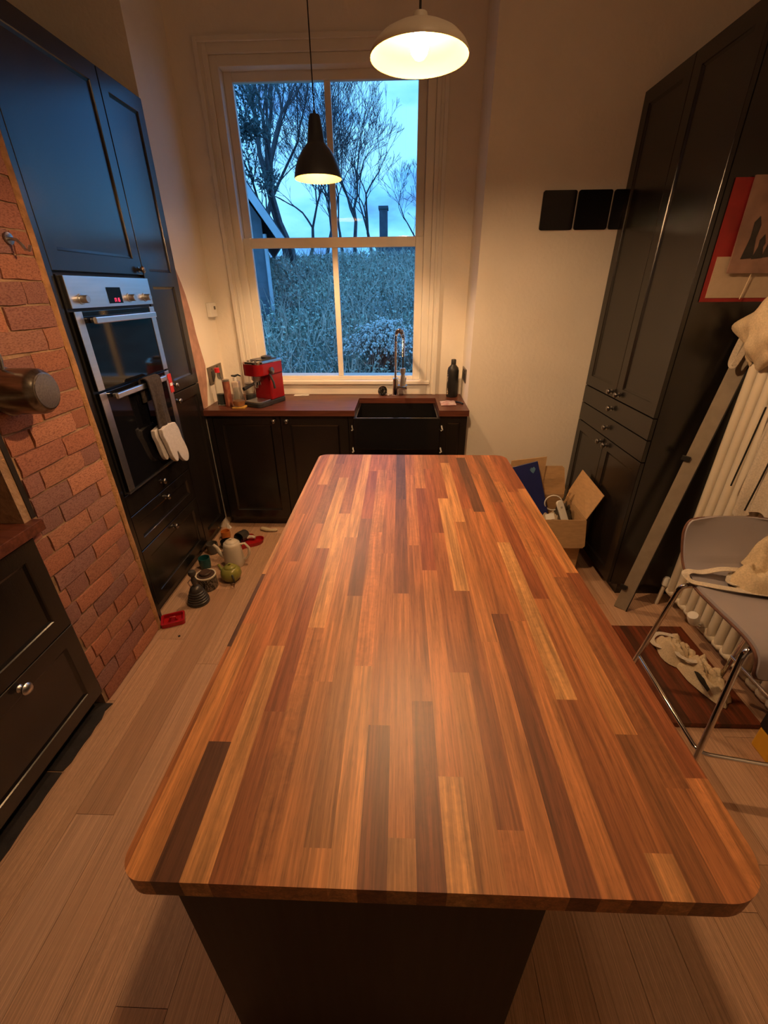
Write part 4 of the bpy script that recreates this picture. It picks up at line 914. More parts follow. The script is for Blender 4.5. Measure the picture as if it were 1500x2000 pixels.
for nm, fx, tx_, side in (('l', 1.008, 1.075, -1), ('r', 1.452, 1.42, 1)):
    yn0, yn1, yf0, yf1 = 0.918, 1.012, 1.405, 1.335
    B().tube(bend([(fx, yn0, 0.0), (tx_, yn1, LZ), (SXC, yn1 + 0.02, LZ)], 0.035), 0.0095, 12).build('leg', M_CHROME, stl, smooth=50)
    B().tube(bend([(fx + 0.012 * (1 if side < 0 else -1), yf0, 0.0), (tx_ - 0.008 * (1 if side < 0 else -1), yf1, LZ), (SXC, yf1 - 0.02, LZ)], 0.035), 0.0095, 12).build('leg', M_CHROME, stl, smooth=50)
rz_ = 0.215
ring = bend([(1.037, 1.388, rz_), (1.027, 0.945, rz_ - 0.002), (1.24, 0.905, rz_), (1.437, 0.945, rz_), (1.430, 1.385, rz_)], 0.035)
B().tube(ring, 0.0075, 10).build('footrest', M_CHROME, stl, smooth=50)
# bag and card on the stool
sbag = thing('tote_bag', 'cream canvas tote bag with straps heaped on the stool seat', 'bag', (1.32, 1.32, 0.66))
crumple((1.325, 1.30, 0.654), 0.115, 0.085, 0.115, 2.4, f=2.4, rotz=-0.1).build('bag', M_CANVAS, sbag, smooth=70)
crumple((1.365, 1.36, 0.690), 0.07, 0.055, 0.17, 8.1, f=2.0).build('bag_fold', M_CANVAS, sbag, smooth=70)
ribbon([(1.26, 1.33, 0.70), (1.19, 1.335, 0.70), (1.13, 1.345, 0.678), (1.085, 1.345, 0.682), (1.062, 1.33, 0.678), (1.075, 1.305, 0.664), (1.13, 1.285, 0.662), (1.21, 1.26, 0.662), (1.30, 1.235, 0.664)], 0.026, (0, 0, 1)).build('strap', M_LINEN, sbag, smooth=60)
ribbon([(1.22, 1.325, 0.69), (1.20, 1.30, 0.668), (1.24, 1.275, 0.672), (1.27, 1.27, 0.69)], 0.016, (0, 0, 1)).build('strap', M_LINEN, sbag, smooth=60)
B().obox((1.305, 1.252, 0.690), (0.022, -0.009, -0.004), (0.004, 0.010, 0.004), (0, -0.002, 0.004)).build('black_label', M_BLACKIN, sbag, bevel=0.002)
wc = thing('white_card', 'small white card on the stool seat beside the tote bag', 'card', (1.31, 1.18, 0.65))
B().obox((1.325, 1.175, 0.662), (0.045, -0.006, 0), (0.006, 0.035, 0), (0, 0, 0.006)).build('card', M_WHITEP, wc, bevel=0.003)

# ------------------------------------------------------------------ cardboard box
cx_ = thing('cardboard_box', 'open cardboard box with raised flaps beside the larder cabinet', 'box', (0.93, 2.5, 0))
x0, x1, y0, y1, zt, t = 0.715, 1.132, 2.30, 2.665, 0.375, 0.004
bb = B(); bb.box(x0, x1, y0, y0 + t, 0.001, zt); bb.box(x0, x1, y1 - t, y1, 0.001, zt); bb.box(x0, x0 + t, y0 + t, y1 - t, 0.001, zt); bb.box(x1 - t, x1, y0 + t, y1 - t, 0.001, zt); bb.box(x0 + t, x1 - t, y0 + t, y1 - t, 0.001, 0.006)
bb.build('body', M_CARD, cx_)
def flap(pts, n, parent=cx_):
    pts = [Vector(p) for p in pts]; n = Vector(n).normalized() * 0.0035
    k = len(pts); return B().add(pts + [p + n for p in pts], [tuple(range(k)), tuple(range(2 * k - 1, k - 1, -1))] + [(i, (i + 1) % k, (i + 1) % k + k, i + k) for i in range(k)])
flap([(x0, y0 - 0.003, zt), (x1, y0 - 0.003, zt), (x1 + 0.004, y0 - 0.045, zt - 0.155), (x1 - 0.01, y0 - 0.048, zt - 0.168), (x0 + 0.01, y0 - 0.048, zt - 0.168), (x0, y0 - 0.045, zt - 0.155)], (0, -1, 0.25)).build('flap', M_CARD, cx_)
flap([(x1, y0 + 0.005, zt + 0.002), (x1, y1 - 0.005, zt + 0.002), (x1 + 0.072, y1 - 0.01, zt + 0.185), (x1 + 0.078, y0 + 0.02, zt + 0.155)], (1, 0, -0.4)).build('flap', M_CARD, cx_)
flap([(x0 + 0.005, y1, zt + 0.002), (x1 - 0.003, y1, zt + 0.002), (x1 - 0.02, y1 + 0.055, zt + 0.17), (x1 - 0.035, y1 + 0.06, zt + 0.183), (x0 + 0.03, y1 + 0.06, zt + 0.183)], (0, 1, -0.3)).build('flap', M_CARD, cx_)
flap([(x0, y0 + 0.005, zt + 0.002), (x0, y1 - 0.005, zt + 0.002), (x0 - 0.10, y1 - 0.01, zt + 0.13), (x0 - 0.10, y0 + 0.02, zt + 0.13)], (-1, 0, -0.6)).build('flap', M_CARD, cx_)
cs_ = thing('cardboard_sheet', 'flat cardboard sheet standing up behind the blue folder', 'cardboard', (0.84, 2.62, 0.1))
B().add([(0.735, 2.648, 0.12), (0.965, 2.648, 0.12), (0.972, 2.690, 0.635), (0.745, 2.690, 0.605), (0.735, 2.654, 0.12), (0.965, 2.654, 0.12), (0.972, 2.696, 0.635), (0.745, 2.696, 0.605)],
        [(0, 1, 2, 3), (7, 6, 5, 4), (0, 4, 5, 1), (1, 5, 6, 2), (2, 6, 7, 3), (3, 7, 4, 0)]).build('sheet', mat('pale_cardboard', (0.56, 0.36, 0.18), 0.85, nscale=25, namp=0.12), cs_)
bf = thing('blue_folder', 'dark blue folder with a pale logo sticking out of the cardboard box', 'folder', (0.87, 2.53, 0.2))
q = [Vector(p) for p in ((0.826, 2.52, 0.235), (0.985, 2.50, 0.285), (0.885, 2.60, 0.640), (0.735, 2.615, 0.590))]
nn = (q[1] - q[0]).cross(q[3] - q[0]).normalized(); nn = nn if nn.y < 0 else -nn
B().add([p - nn * 0.006 for p in q] + [p + nn * 0.006 for p in q], [(3, 2, 1, 0), (4, 5, 6, 7), (0, 1, 5, 4), (1, 2, 6, 5), (2, 3, 7, 6), (3, 0, 4, 7)]).build('cover', mat('navy_plastic', (0.014, 0.022, 0.13), 0.3, nscale=6, namp=0.15), bf, bevel=0.002)
e1 = (q[1] - q[0]).normalized(); e2_ = (q[3] - q[0]).normalized(); lc = q[2] - e1 * 0.04 - e2_ * 0.052 * 0 + (q[1] - q[2]) * 0.13
hx = [(-0.018, 0.004), (-0.008, 0.018), (0.0, 0.012), (0.010, 0.020), (0.018, 0.004), (0.010, -0.010), (0.0, -0.022), (-0.010, -0.012)]
B().prism(hx, 0.0062, 0.0070, lambda a, c, z_: lc + e1 * a + e2_ * c + nn * z_).build('logo', mat('pale_blue_print', (0.10, 0.22, 0.36), 0.4, nscale=40, namp=0.3), bf)
rm = thing('white_handset', 'white plastic handset leaning inside the cardboard box', 'handset', (1.02, 2.42, 0.3))
ax_, ay_ = Vector((-0.32, 0.35, 0.88)).normalized(), Vector((0.85, 0.25, 0.2)); ay_ = (ay_ - ax_ * ay_.dot(ax_)).normalized(); az_ = ax_.cross(ay_); c0 = Vector((1.015, 2.385, 0.385))
B().prism(rrect(-0.022, 0.022, -0.075, 0.075, 0.018, 0.018), -0.008, 0.008, lambda a, c, z_: c0 + ay_ * a + ax_ * c + az_ * z_).build('body', M_WHITEP, rm, bevel=0.004)
B().lathe(c0 + ax_ * 0.03 - az_ * 0.0082, [(0.007, 0), (0.007, -0.0012), (0, -0.0012)], 14, az_).build('button', mat('grey_button', (0.45, 0.42, 0.38), 0.5, nscale=5, namp=0.1), rm)
ch = thing('cable_hoop', 'white cable hoop among the things in the cardboard box', 'cable', (1.0, 2.5, 0.33))
B().tube([(1.0 + 0.052 * math.cos(a), 2.50 + 0.02 * math.sin(a * 0.5), 0.385 + 0.052 * math.sin(a)) for a in [2 * PI * k / 26 for k in range(26)]], 0.004, 8, closed=True).build('hoop', M_WHITEP, ch, smooth=60)
cu = thing('paper_bag', 'crumpled beige paper in the cardboard box below the folder', 'paper', (0.9, 2.42, 0.2))
crumple((0.93, 2.41, 0.25), 0.10, 0.075, 0.14, 3.3, f=3.4).build('paper', mat('beige_paper', (0.50, 0.40, 0.28), 0.8, nscale=20, namp=0.2), cu, smooth=30)
rg = thing('grey_rag', 'dark grey woolly cloth in the cardboard box beside the handset', 'cloth', (1.07, 2.45, 0.2))
crumple((1.065, 2.49, 0.25), 0.060, 0.10, 0.17, 6.6, f=4.5).build('cloth', mat('grey_wool', (0.085, 0.068, 0.048), 0.95, nscale=120, namp=0.5, bump=0.6, bscale=200), rg, smooth=70)
B().tube([(1.08, 2.56, 0.38), (1.10, 2.575, 0.44), (1.095, 2.57, 0.475), (1.085, 2.56, 0.45), (1.08, 2.545, 0.40)], [0.006, 0.009, 0.01, 0.009, 0.006], 8).build('loop', mat('grey_wool', ()), rg, smooth=60)
sm_ = thing('paper_label', 'small white printed label in the cardboard box', 'label', (0.9, 2.36, 0.36))
B().obox((0.925, 2.335, 0.379), (0.026, 0.004, 0.004), (-0.002, 0.012, 0.014), (0, -0.001, 0.0008)).build('card', M_WHITEP, sm_)

# ------------------------------------------------------------------ things on the floor by the tall units
GE = [0.0, 0.0, 0.0]
tr = thing('red_tray', 'shallow red plastic tray on the floor by the brick corner', 'tray', (-1.235, 1.775, 0), math.radians(24))
M_RPL = mat('red_plastic_gloss', (0.42, 0.012, 0.016), 0.25, nscale=6, namp=0.15)
b = LB(); b.prism(rrect(-0.055, 0.055, -0.042, 0.042, 0.012, 0.012), 0.001, 0.006); o_ = rrect(-0.060, 0.060, -0.046, 0.046, 0.014, 0.014); i_ = rrect(-0.050, 0.050, -0.037, 0.037, 0.01, 0.01); k_ = len(o_)
b.add([(x, y, 0.001) for x, y in o_] + [(x, y, 0.026) for x, y in o_] + [(x, y, 0.026) for x, y in i_] + [(x, y, 0.006) for x, y in i_], [(j * k_ + i, j * k_ + (i + 1) % k_, (j + 1) * k_ + (i + 1) % k_, (j + 1) * k_ + i) for j in range(3) for i in range(k_)])
b.build('tray', M_RPL, tr, smooth=40)
LB().tube([(-0.02, 0.0, 0.007), (-0.012, 0.0, 0.03), (0.012, 0, 0.03), (0.02, 0, 0.007)], 0.006, 10).build('grip', M_RPL, tr, smooth=50)
hv = thing('ridged_bell', 'dark grey ridged bell-shaped pot with a ball-topped stem on the floor', 'ornament', (-1.165, 1.945, 0))
pr = [(0, 0.0005), (0.060, 0.0005), (0.061, 0.012)]
for i in range(5):
    r0 = 0.060 - i * 0.0045; zb = 0.012 + i * 0.014
    pr += [(r0 - 0.007, zb + 0.001), (r0, zb + 0.004), (r0, zb + 0.010), (r0 - 0.007, zb + 0.013)]
pr += [(0.036, 0.090), (0.030, 0.104), (0.018, 0.114), (0.0, 0.116)]
M_GPOT = mat('dark_grey_ceramic', (0.050, 0.046, 0.042), 0.35, nscale=8, namp=0.15)
B().lathe((-1.165, 1.945, 0), pr, 32).build('bell', M_GPOT, hv, smooth=50)
B().lathe((-1.165, 1.945, 0.1165), [(0.012, 0), (0.009, 0.008), (0.014, 0.022), (0.016, 0.04), (0.011, 0.055), (0.010, 0.066), (0.018, 0.072), (0.022, 0.086), (0.018, 0.10), (0, 0.107)], 22).build('stem', M_GPOT, hv, smooth=50)
B().tube([(-1.185, 1.93, 0.115), (-1.19, 1.925, 0.15), (-1.178, 1.935, 0.165)], 0.003, 8).build('wire', M_CHROME, hv, smooth=50)
tj = thing('tea_canister', 'patterned black canister with a white rim and brown lid on the floor', 'canister', (-1.165, 2.085, 0))
B().lathe((-1.165, 2.085, 0), [(0, 0.0005), (0.056, 0.0005), (0.058, 0.006), (0.058, 0.088), (0, 0.088)], 32).build('body', mat('black_patterned_glaze', (0.20, 0.17, 0.13), 0.4, nscale=60, col2=(0.018, 0.015, 0.013), ramp=(0.48, 0.52), stretch=(2.4, 2.4, 1.2)), tj, smooth=40)
B().lathe((-1.165, 2.085, 0.0885), [(0.052, 0), (0.060, 0), (0.060, 0.007), (0.052, 0.007)], 32).build('rim', mat('cream_glaze', (0.70, 0.62, 0.48), 0.3, nscale=6, namp=0.05), tj, smooth=40)
B().lathe((-1.165, 2.085, 0.089), [(0, 0.003), (0.0515, 0.003), (0.050, 0.008), (0.034, 0.009), (0.034, 0.022), (0.030, 0.026), (0, 0.026)], 30).build('lid', mat('brown_wood_lid', (0.075, 0.040, 0.026), 0.5, nscale=20, namp=0.3), tj, smooth=40)
M_GRN = mat('olive_green_glaze', (0.26, 0.25, 0.055), 0.18, nscale=6, namp=0.1)
gt = thing('green_teapot', 'small glossy olive green teapot on the floor', 'teapot', (-1.045, 2.165, 0))
c = Vector((-1.045, 2.165, 0))
B().lathe(c, [(0, 0.0005), (0.036, 0.0005), (0.040, 0.004), (0.056, 0.022), (0.064, 0.045), (0.060, 0.070), (0.046, 0.088), (0.038, 0.093), (0, 0.0935)], 32).build('body', M_GRN, gt, smooth=50)
B().lathe(c, [(0.0, 0.094), (0.037, 0.094), (0.035, 0.100), (0.022, 0.107), (0.008, 0.110), (0.006, 0.114), (0.009, 0.120), (0, 0.123)], 26).build('lid', M_GRN, gt, smooth=50)
B().tube([c + Vector((-0.05, 0.012, 0.055)), c + Vector((-0.068, 0.018, 0.072)), c + Vector((-0.082, 0.022, 0.098))], [0.014, 0.010, 0.007], 12).build('spout', M_GRN, gt, smooth=60)
B().tube([c + Vector((0.030, -0.054, 0.072)), c + Vector((0.045, -0.078, 0.060)), c + Vector((0.050, -0.082, 0.035)), c + Vector((0.040, -0.060, 0.020))], 0.0055, 10).build('handle', mat('dark_handle', (0.03, 0.028, 0.012), 0.4, nscale=9, namp=0.2), gt, smooth=60)
M_CRM = mat('cream_glaze2', (0.66, 0.58, 0.46), 0.25, nscale=5, namp=0.05)
wp = thing('coffee_pot', 'tall cream ceramic coffee pot with spout and handle on the floor', 'coffee pot', (-1.085, 2.335, 0))
c = Vector((-1.085, 2.335, 0))
B().lathe(c, [(0, 0.0005), (0.062, 0.0005), (0.065, 0.006), (0.064, 0.05), (0.058, 0.12), (0.054, 0.155), (0.050, 0.166), (0.042, 0.172), (0, 0.1725)], 34).build('body', M_CRM, wp, smooth=50)
B().lathe(c, [(0, 0.173), (0.040, 0.173), (0.036, 0.180), (0.016, 0.186), (0.006, 0.188), (0.006, 0.192), (0.009, 0.197), (0, 0.200)], 26).build('lid', M_CRM, wp, smooth=50)
B().tube([c + Vector((-0.056, -0.01, 0.065)), c + Vector((-0.080, -0.014, 0.095)), c + Vector((-0.092, -0.016, 0.135)), c + Vector((-0.112, -0.018, 0.160))], [0.017, 0.014, 0.011, 0.009], 14).build('spout', M_CRM, wp, smooth=60)
B().tube([c + Vector((0.050, 0.006, 0.150)), c + Vector((0.085, 0.008, 0.158)), c + Vector((0.108, 0.008, 0.125)), c + Vector((0.104, 0.007, 0.08)), c + Vector((0.085, 0.006, 0.045)), c + Vector((0.060, 0.005, 0.035))], 0.0085, 12).build('handle', M_CRM, wp, smooth=60)
def cup(name, label, cat, loc, axis, r, h, m, mi=None):
    t = thing(name, label, cat, (loc[0], loc[1], 0)); ax2 = Vector(axis).normalized()
    B().lathe(loc, [(0, 0), (r * 0.8, 0), (r * 0.92, 0.006), (r, h * 0.5), (r, h), (r - 0.004, h), (r - 0.004, h * 0.5), (r * 0.86, 0.010), (0, 0.008)], 26, ax2).build('bowl', m, t, smooth=50)
    u = ax2.orthogonal().normalized(); p = Vector(loc)
    return t, ax2, u
cup('black_bowl', 'small black bowl standing behind the cream coffee pot', 'bowl', (-1.215, 2.545, 0.0005), (0, 0, 1), 0.042, 0.05, mat('black_glaze', (0.010, 0.009, 0.009), 0.2, nscale=5, namp=0.2))
cup('grey_cup', 'grey cup standing nearest the tall cabinet behind the coffee pot', 'cup', (-1.285, 2.47, 0.0005), (0, 0, 1), 0.038, 0.075, mat('grey_glaze', (0.10, 0.088, 0.075), 0.35, nscale=5, namp=0.1))
t, a2, u2 = cup('tipped_mug', 'dark grey mug lying on its side behind the coffee pot', 'mug', (-1.115, 2.66, 0.042), (-0.25, -0.95, 0.12), 0.040, 0.085, mat('dark_mug_glaze', (0.060, 0.052, 0.045), 0.3, nscale=5, namp=0.1))
cup('orange_cup', 'small orange cup standing beside the tall cabinet', 'cup', (-1.265, 2.665, 0.0005), (0, 0, 1), 0.033, 0.06, mat('orange_glaze', (0.62, 0.19, 0.035), 0.3, nscale=5, namp=0.1))
cup('teal_cup', 'teal cup tucked between the canister and the tall cabinet', 'cup', (-1.262, 2.285, 0.0005), (0, 0, 1), 0.036, 0.08, mat('teal_glaze', (0.014, 0.085, 0.085), 0.3, nscale=5, namp=0.1))
rdh = thing('red_dish', 'red heart-shaped dish with cream trinkets behind the coffee pot', 'dish', (-1.06, 2.60, 0), math.radians(-20))
hp_ = []
for k_ in range(36):
    a = 2 * PI * k_ / 36; hp_.append((0.0062 * 16 * math.sin(a) ** 3 * 0.85, 0.0062 * (13 * math.cos(a) - 5 * math.cos(2 * a) - 2 * math.cos(3 * a) - math.cos(4 * a))))
b = LB(); b.prism([(x * 0.92, y * 0.92) for x, y in hp_], 0.001, 0.006); n_ = len(hp_)
b.add([(x * .92, y * .92, 0.001) for x, y in hp_] + [(x, y, 0.028) for x, y in hp_] + [(x * 0.94, y * 0.94, 0.028) for x, y in hp_] + [(x * 0.87, y * 0.87, 0.006) for x, y in hp_], [(j * n_ + i, j * n_ + (i + 1) % n_, (j + 1) * n_ + (i + 1) % n_, (j + 1) * n_ + i) for j in range(3) for i in range(n_)])
b.build('dish', M_RPL, rdh, smooth=40)
tk = thing('cream_trinket', 'small cream ceramic piece lying in the red dish', 'trinket', (-1.06, 2.62, 0.007))
B().tube([(-1.095, 2.62, 0.030), (-1.075, 2.632, 0.034), (-1.05, 2.63, 0.034), (-1.035, 2.622, 0.030)], [0.010, 0.013, 0.012, 0.008], 12).build('piece', M_CRM, tk, smooth=60)
wcl = thing('floor_scrap', 'long cream scrap lying on the floor before the base cabinet', 'scrap', (-0.985, 2.76, 0))
B().tube([(-1.045, 2.785, 0.016), (-1.03, 2.783, 0.017), (-0.99, 2.768, 0.017), (-0.955, 2.762, 0.014), (-0.925, 2.768, 0.014), (-0.912, 2.77, 0.013)], [0.006, 0.0155, 0.0155, 0.010, 0.0125, 0.006], 14).build('body', mat('cream_plastic', (0.62, 0.52, 0.34), 0.5, nscale=12, namp=0.1), wcl, smooth=60)
spk = thing('black_speck', 'tiny black speck lying on the floor boards near the red tray', 'speck', (-1.15, 1.66, 0))
B().lathe((-1.152, 1.662, 0.0005), [(0, 0), (0.006, 0), (0.006, 0.003), (0.003, 0.005), (0, 0.005)], 12).build('head', M_BLACKIN, spk, smooth=40)
pls = thing('plaster_scrap', 'scrap of white plaster at the foot of the window wall', 'scrap', (-1.30, 2.835, 0))
B().add([(-1.312, 2.805, 0.001), (-1.285, 2.80, 0.001), (-1.28, 2.825, 0.001), (-1.31, 2.826, 0.001), (-1.308, 2.815, 0.05), (-1.295, 2.812, 0.035)], [(0, 3, 2, 1), (0, 1, 5, 4), (1, 2, 5), (2, 3, 4, 5), (3, 0, 4)]).build('chunk', M_CEIL, pls)

# ------------------------------------------------------------------ outdoors
def gz(x, y):
    s = max(0.0, min(1.0, (y - 5.0) / 9.5)); return -0.15 + 2.35 * (s ** 0.75) + 0.12 * noise.noise(Vector((x * 0.5, y * 0.5, 0)))
struct(B().grid(50, 50, lambda u, v: (-14 + 24 * u, 3.9 + 40 * v * v, gz(-14 + 24 * u, 3.9 + 40 * v * v))), 'ground_bank', mat('bank_earth', (0.14, 0.18, 0.13), 0.95, nscale=3, namp=0.5), smooth=60)
rnd = random.Random(3)
def inview():
    y = 5.2 + 11 * rnd.random() ** 0.8; x = y * rnd.uniform(-0.42, 0.12); return x, y
b = B()
for i in range(34000):
    x, y = inview(); z = gz(x, y) + rnd.random() ** 1.6 * 0.38; s = rnd.uniform(0.015, 0.036) * (0.6 + y / 14)
    d1 = Vector((rnd.gauss(0, 1), rnd.gauss(0, 1), rnd.gauss(0, 1))).normalized(); d2 = d1.orthogonal().normalized()
    p = Vector((x, y, z)); b.add([p - d1 * s, p + d2 * s * 0.5, p + d1 * s, p - d2 * s * 0.5], [(0, 1, 2, 3)])
def stuff(b, name, m, label, cat): 
    me = bpy.data.meshes.new(name); me.from_pydata([tuple(v) for v in b.v], [], b.f); me.materials.append(m)
    o = bpy.data.objects.new(name, me); COL.objects.link(o); o['kind'] = 'stuff'; o['label'] = label; o['category'] = cat; return o
stuff(b, 'ivy_undergrowth', mat('ivy_leaf', (0.40, 0.46, 0.34), 0.6, island=0.6, nscale=0.8, col2=(0.28, 0.31, 0.28)), 'dense ivy and grass covering the bank outside the window', 'undergrowth')  # pale leaf colours also carry the outdoor haze
b = B()
for i in range(2600):
    x, y = inview(); z = gz(x, y); h = rnd.uniform(0.25, 0.75); lean = Vector((rnd.gauss(0, 0.35), rnd.gauss(0, 0.3), 1)).normalized()
    w = 0.003 + 0.0005 * y; p = Vector((x, y, z)); m_ = p + lean * h * 0.6; e_ = m_ + (lean + Vector((rnd.gauss(0, 0.5), 0, -0.1))).normalized() * h * 0.45; sd = Vector((w, 0, 0))
    b.add([p - sd, p + sd, m_ + sd * 0.8, m_ - sd * 0.8, e_], [(0, 1, 2, 3), (3, 2, 4)])
stuff(b, 'dry_stems', mat('dry_stem', (0.55, 0.48, 0.38), 0.8, island=0.4), 'tangle of dry bramble stems and grass on the bank outside', 'undergrowth')  # stem colour lightened to stand in for haze

def tree(name, label, x, y, h, seed, spread=0.5, levels=6, r0=0.11, lean=(0, 0), split0=0.28):
    rn = random.Random(seed); t = thing(name, label, 'tree', (x, y, gz(x, y) - 0.1), group='bare trees outside')
    tb, wbld = B(), B()
    def grow(p, d, ln, r, lv):
        bb2 = tb if lv >= levels - 2 else wbld
        n = 3 if lv > 2 else 2; pts = [p]; rs = [r]; dd = d.copy()
        for k in range(n):
            dd = (dd + Vector((rn.gauss(0, 0.13), rn.gauss(0, 0.13), rn.gauss(0.05, 0.07)))).normalized(); pts.append(pts[-1] + dd * ln / n); rs.append(max(0.0045, r * (1 - 0.32 * (k + 1) / n)))
        bb2.tube(pts, rs, 6 if lv >= levels - 2 else 3, caps=False)
        if lv == 0: return
        kids = 3 if rn.random() < 0.55 else 2
        for q in range(kids):
            a = rn.uniform(0, 2 * PI); s = spread * rn.uniform(0.6, 1.25) * (0.55 if q == 0 else 1)
            nd = (dd + Vector((math.cos(a) * s, math.sin(a) * s, rn.uniform(-0.05, 0.25)))).normalized()
            grow(pts[-1], nd, ln * rn.uniform(0.66, 0.84), rs[-1] * (0.88 if q == 0 else 0.68), lv - 1)
        if lv < levels - 0 and lv > 1 and rn.random() < 0.8:
            a = rn.uniform(0, 2 * PI); grow(pts[1], (dd + Vector((math.cos(a), math.sin(a), 0.1)) * 0.8).normalized(), ln * 0.55, rs[1] * 0.45, lv - 2 if lv > 2 else 0)
    grow(Vector((x, y, gz(x, y) - 0.1)), Vector((lean[0], lean[1], 1)).normalized(), h * split0, r0, levels)
    M_BARK = mat('haze_tinted_bark', (0.105, 0.105, 0.115), 0.9, nscale=12, namp=0.4)  # blue haze over the trees is tinted into the bark
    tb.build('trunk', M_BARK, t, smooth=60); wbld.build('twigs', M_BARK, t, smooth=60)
tree('bare_tree', 'tall bare tree seen behind the dark pendant lamp', -3.25, 14.5, 8.5, 11, 0.55, 7, 0.14, (-0.03, 0))
tree('bare_tree', 'bare tree leaning right behind the upper glazing bar', -2.85, 13.2, 7.0, 5, 0.6, 7, 0.11, (0.12, 0))
tree('bare_tree', 'slender bare tree at the left side of the window view', -4.3, 15.0, 7.4, 8, 0.5, 7, 0.10, (0.03, 0))
tree('bare_tree', 'low bare tree left of the far chimney', -1.55, 16.0, 5.0, 21, 0.65, 7, 0.08, (0.05, 0))
tree('bare_tree', 'small bare tree beside the far chimney', -0.85, 17.0, 4.4, 33, 0.7, 6, 0.07)
tree('bare_tree', 'small bare tree at the right edge of the window view', 0.55, 17.0, 3.4, 14, 0.7, 6, 0.06)
tree('bare_tree', 'bare sapling on the bank below the dark pendant lamp', -3.75, 13.5, 4.2, 42, 0.55, 5, 0.06, (0.05, 0))
tree('bare_tree', 'low twiggy tree between the leaning tree and the glazing bar', -2.35, 15.5, 4.2, 51, 0.7, 7, 0.07, (0.05, 0))
tree('bare_tree', 'low twiggy tree just right of the upper glazing bar', -1.95, 17.5, 4.6, 63, 0.7, 7, 0.07, (-0.05, 0))
tree('bare_tree', 'low twiggy tree below and left of the dark pendant lamp', -3.0, 16.5, 4.6, 77, 0.7, 7, 0.07, (0.0, 0))
# evergreen at the upper left
ev = thing('evergreen_tree', 'dark evergreen tree filling the upper left window pane', 'tree', (-3.9, 12.2, 2.0))
B().tube([(-4.0, 12.2, 1.8), (-3.95, 12.2, 4.0), (-3.9, 12.2, 6.5)], [0.16, 0.13, 0.06], 8).build('trunk', mat('haze_tinted_bark', ()), ev, smooth=60)
b = B(); rn = random.Random(4)
for k in range(52):
    cz_ = rn.uniform(3.3, 7.0); c = Vector((-3.75 + rn.uniform(-1.0, 1.0) * (0.75 if cz_ < 4.6 else 1.15), 12.2 + rn.uniform(-0.7, 0.7), cz_)); rr = rn.uniform(0.18, 0.42)
    for q in range(150):
        d1 = Vector((rn.gauss(0, 1), rn.gauss(0, 1), rn.gauss(0, 0.6))).normalized(); p = c + d1 * rr * rn.random() ** 0.5; s = rn.uniform(0.03, 0.075); t1 = (d1 + Vector((rn.gauss(0, .6), rn.gauss(0, .6), rn.gauss(0, .6)))).normalized(); t2 = t1.orthogonal().normalized()
        b.add([p - t1 * s, p + t2 * s * 0.35, p + t1 * s, p - t2 * s * 0.35], [(0, 1, 2, 3)])
o = b.build('foliage', mat('evergreen_leaf', (0.07, 0.11, 0.11), 0.6, island=0.4), ev)
# blossom bush near the window
bs = thing('blossom_bush', 'arching bush covered in white blossom outside the right lower pane', 'bush', (-0.2, 6.7, 0.4))
bst, bfl, blf = B(), B(), B(); rn = random.Random(9)
for i in range(420):
    a = rn.uniform(0, 2 * PI); rr = rn.random() ** 0.6
    p0 = Vector((-0.22 + 0.2 * rn.gauss(0, 0.6), 6.75 + 0.15 * rn.gauss(0, 0.6), gz(-0.2, 6.7) - 0.05)); ex = Vector((math.cos(a) * 0.62 * rr, math.sin(a) * 0.5 * rr, 0)); top = rn.uniform(0.55, 0.80) * (1.05 - 0.35 * rr * rr)
    pts = []
    for k in range(7):
        t = k / 6; pts.append(p0 + ex * (t ** 1.4) + Vector((0, 0, top * math.sin(min(1.0, t * 1.15) * PI * 0.56) + (-0.14 * max(0, t - 0.75) * 4 * rr))))
    bst.tube(pts, [0.004] * 6 + [0.002], 3, caps=False)
    for q in range(8):
        t = rn.uniform(0.5, 1.0) * 6; j = min(5, int(t)); p = pts[j].lerp(pts[j + 1], t - j) + Vector((rn.gauss(0, .012), rn.gauss(0, .012), rn.gauss(0, .012)))
        if rn.random() < 0.9: bfl.sphere(p, rn.uniform(0.010, 0.018), 5, 3)
        if rn.random() < 0.5:
            d1 = Vector((rn.gauss(0, 1), rn.gauss(0, 1), rn.gauss(0, 1))).normalized(); d2 = d1.orthogonal(); s = 0.022; blf.add([p - d1 * s, p + d2 * s * .5, p + d1 * s, p - d2 * s * .5], [(0, 1, 2, 3)])
bst.build('stems', mat('brown_stem', (0.20, 0.15, 0.12), 0.8, island=0.3), bs)
bfl.build('blossom', mat('white_blossom', (0.80, 0.82, 0.78), 0.7, island=0.12), bs, kind='stuff')
blf.build('leaves', mat('bush_leaf', (0.16, 0.24, 0.14), 0.6, island=0.4), bs, kind='stuff')
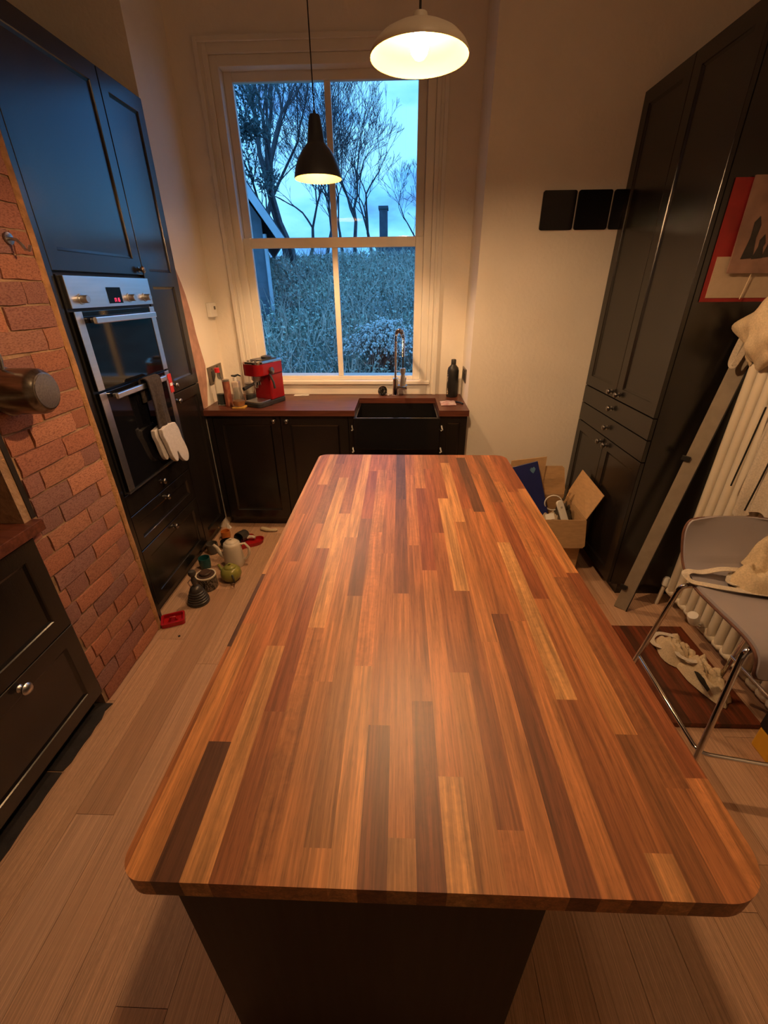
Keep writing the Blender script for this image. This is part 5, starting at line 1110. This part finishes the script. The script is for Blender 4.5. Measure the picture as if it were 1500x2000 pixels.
# neighbouring house, gable at the left
hs2 = thing('neighbour_house', 'neighbouring house with a steep gable roof at the left of the window view', 'house', (-2.47, 9.0, 0), math.radians(17))
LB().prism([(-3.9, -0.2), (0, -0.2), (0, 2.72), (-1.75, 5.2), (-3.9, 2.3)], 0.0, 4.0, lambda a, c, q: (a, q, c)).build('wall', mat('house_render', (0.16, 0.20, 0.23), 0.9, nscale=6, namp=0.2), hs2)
for sx in (1, -1):
    e0 = Vector((0.33 if sx > 0 else -4.2, 0, 2.36 if sx > 0 else 1.95)); r0_ = Vector((-1.75, 0, 5.36)); nrm = Vector((sx * 0.83, 0, 0.56))
    LB().add([(e0.x, -.25, e0.z), (r0_.x, -.25, r0_.z), (r0_.x, 4.2, r0_.z), (e0.x, 4.2, e0.z)] + [(e0.x + nrm.x * .08, -.25, e0.z + nrm.z * .08), (r0_.x + nrm.x * .08, -.25, r0_.z + .08), (r0_.x + nrm.x * .08, 4.2, r0_.z + .08), (e0.x + nrm.x * .08, 4.2, e0.z + nrm.z * .08)],
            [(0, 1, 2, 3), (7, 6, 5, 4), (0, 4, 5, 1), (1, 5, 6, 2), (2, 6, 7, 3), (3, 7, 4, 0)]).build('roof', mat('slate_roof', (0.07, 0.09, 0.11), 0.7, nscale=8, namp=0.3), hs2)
    LB().bar(e0 + Vector((0, -.28, 0.0)), r0_ + Vector((0, -.28, 0.0)), 0.05, 0.12, nrm).build('bargeboard', mat('pale_bargeboard', (0.55, 0.62, 0.66), 0.6, nscale=6, namp=0.1), hs2)
LB().tube([(0.03, -.05, 2.5), (0.03, -.05, 0.3)], 0.035, 10).build('drainpipe', mat('pale_bargeboard', ()), hs2, smooth=50)
# far house with chimney
fh = thing('far_house', 'far dark house roof with a tall chimney beyond the trees', 'house', (0.5, 31, 0))
B().box(-1.45, 4.5, 30, 36, 0, 3.9).build('wall', mat('house_render', ()), fh)
B().prism([(-1.6, 3.9), (4.7, 3.9), (4.0, 4.28), (-0.9, 4.28)], 29.8, 36.2, lambda a, c, q: (a, q, c)).build('roof', mat('slate_roof', ()), fh)
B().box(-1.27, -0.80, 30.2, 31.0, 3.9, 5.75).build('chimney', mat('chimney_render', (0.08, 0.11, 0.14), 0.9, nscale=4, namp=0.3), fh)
B().box(-1.32, -0.75, 30.15, 31.05, 5.75, 5.9).build('chimney_cap', mat('chimney_render', ()), fh)

# daylight portal at the window opening
pt = bpy.data.lights.new('window_portal', 'AREA'); pt.shape = 'RECTANGLE'; pt.size = 1.1; pt.size_y = 1.68
pt.cycles.is_portal = True
po = bpy.data.objects.new('window_portal', pt); COL.objects.link(po); po.location = (-0.45, YB + 0.16, 1.87); po.rotation_euler = (math.radians(-90), 0, 0)
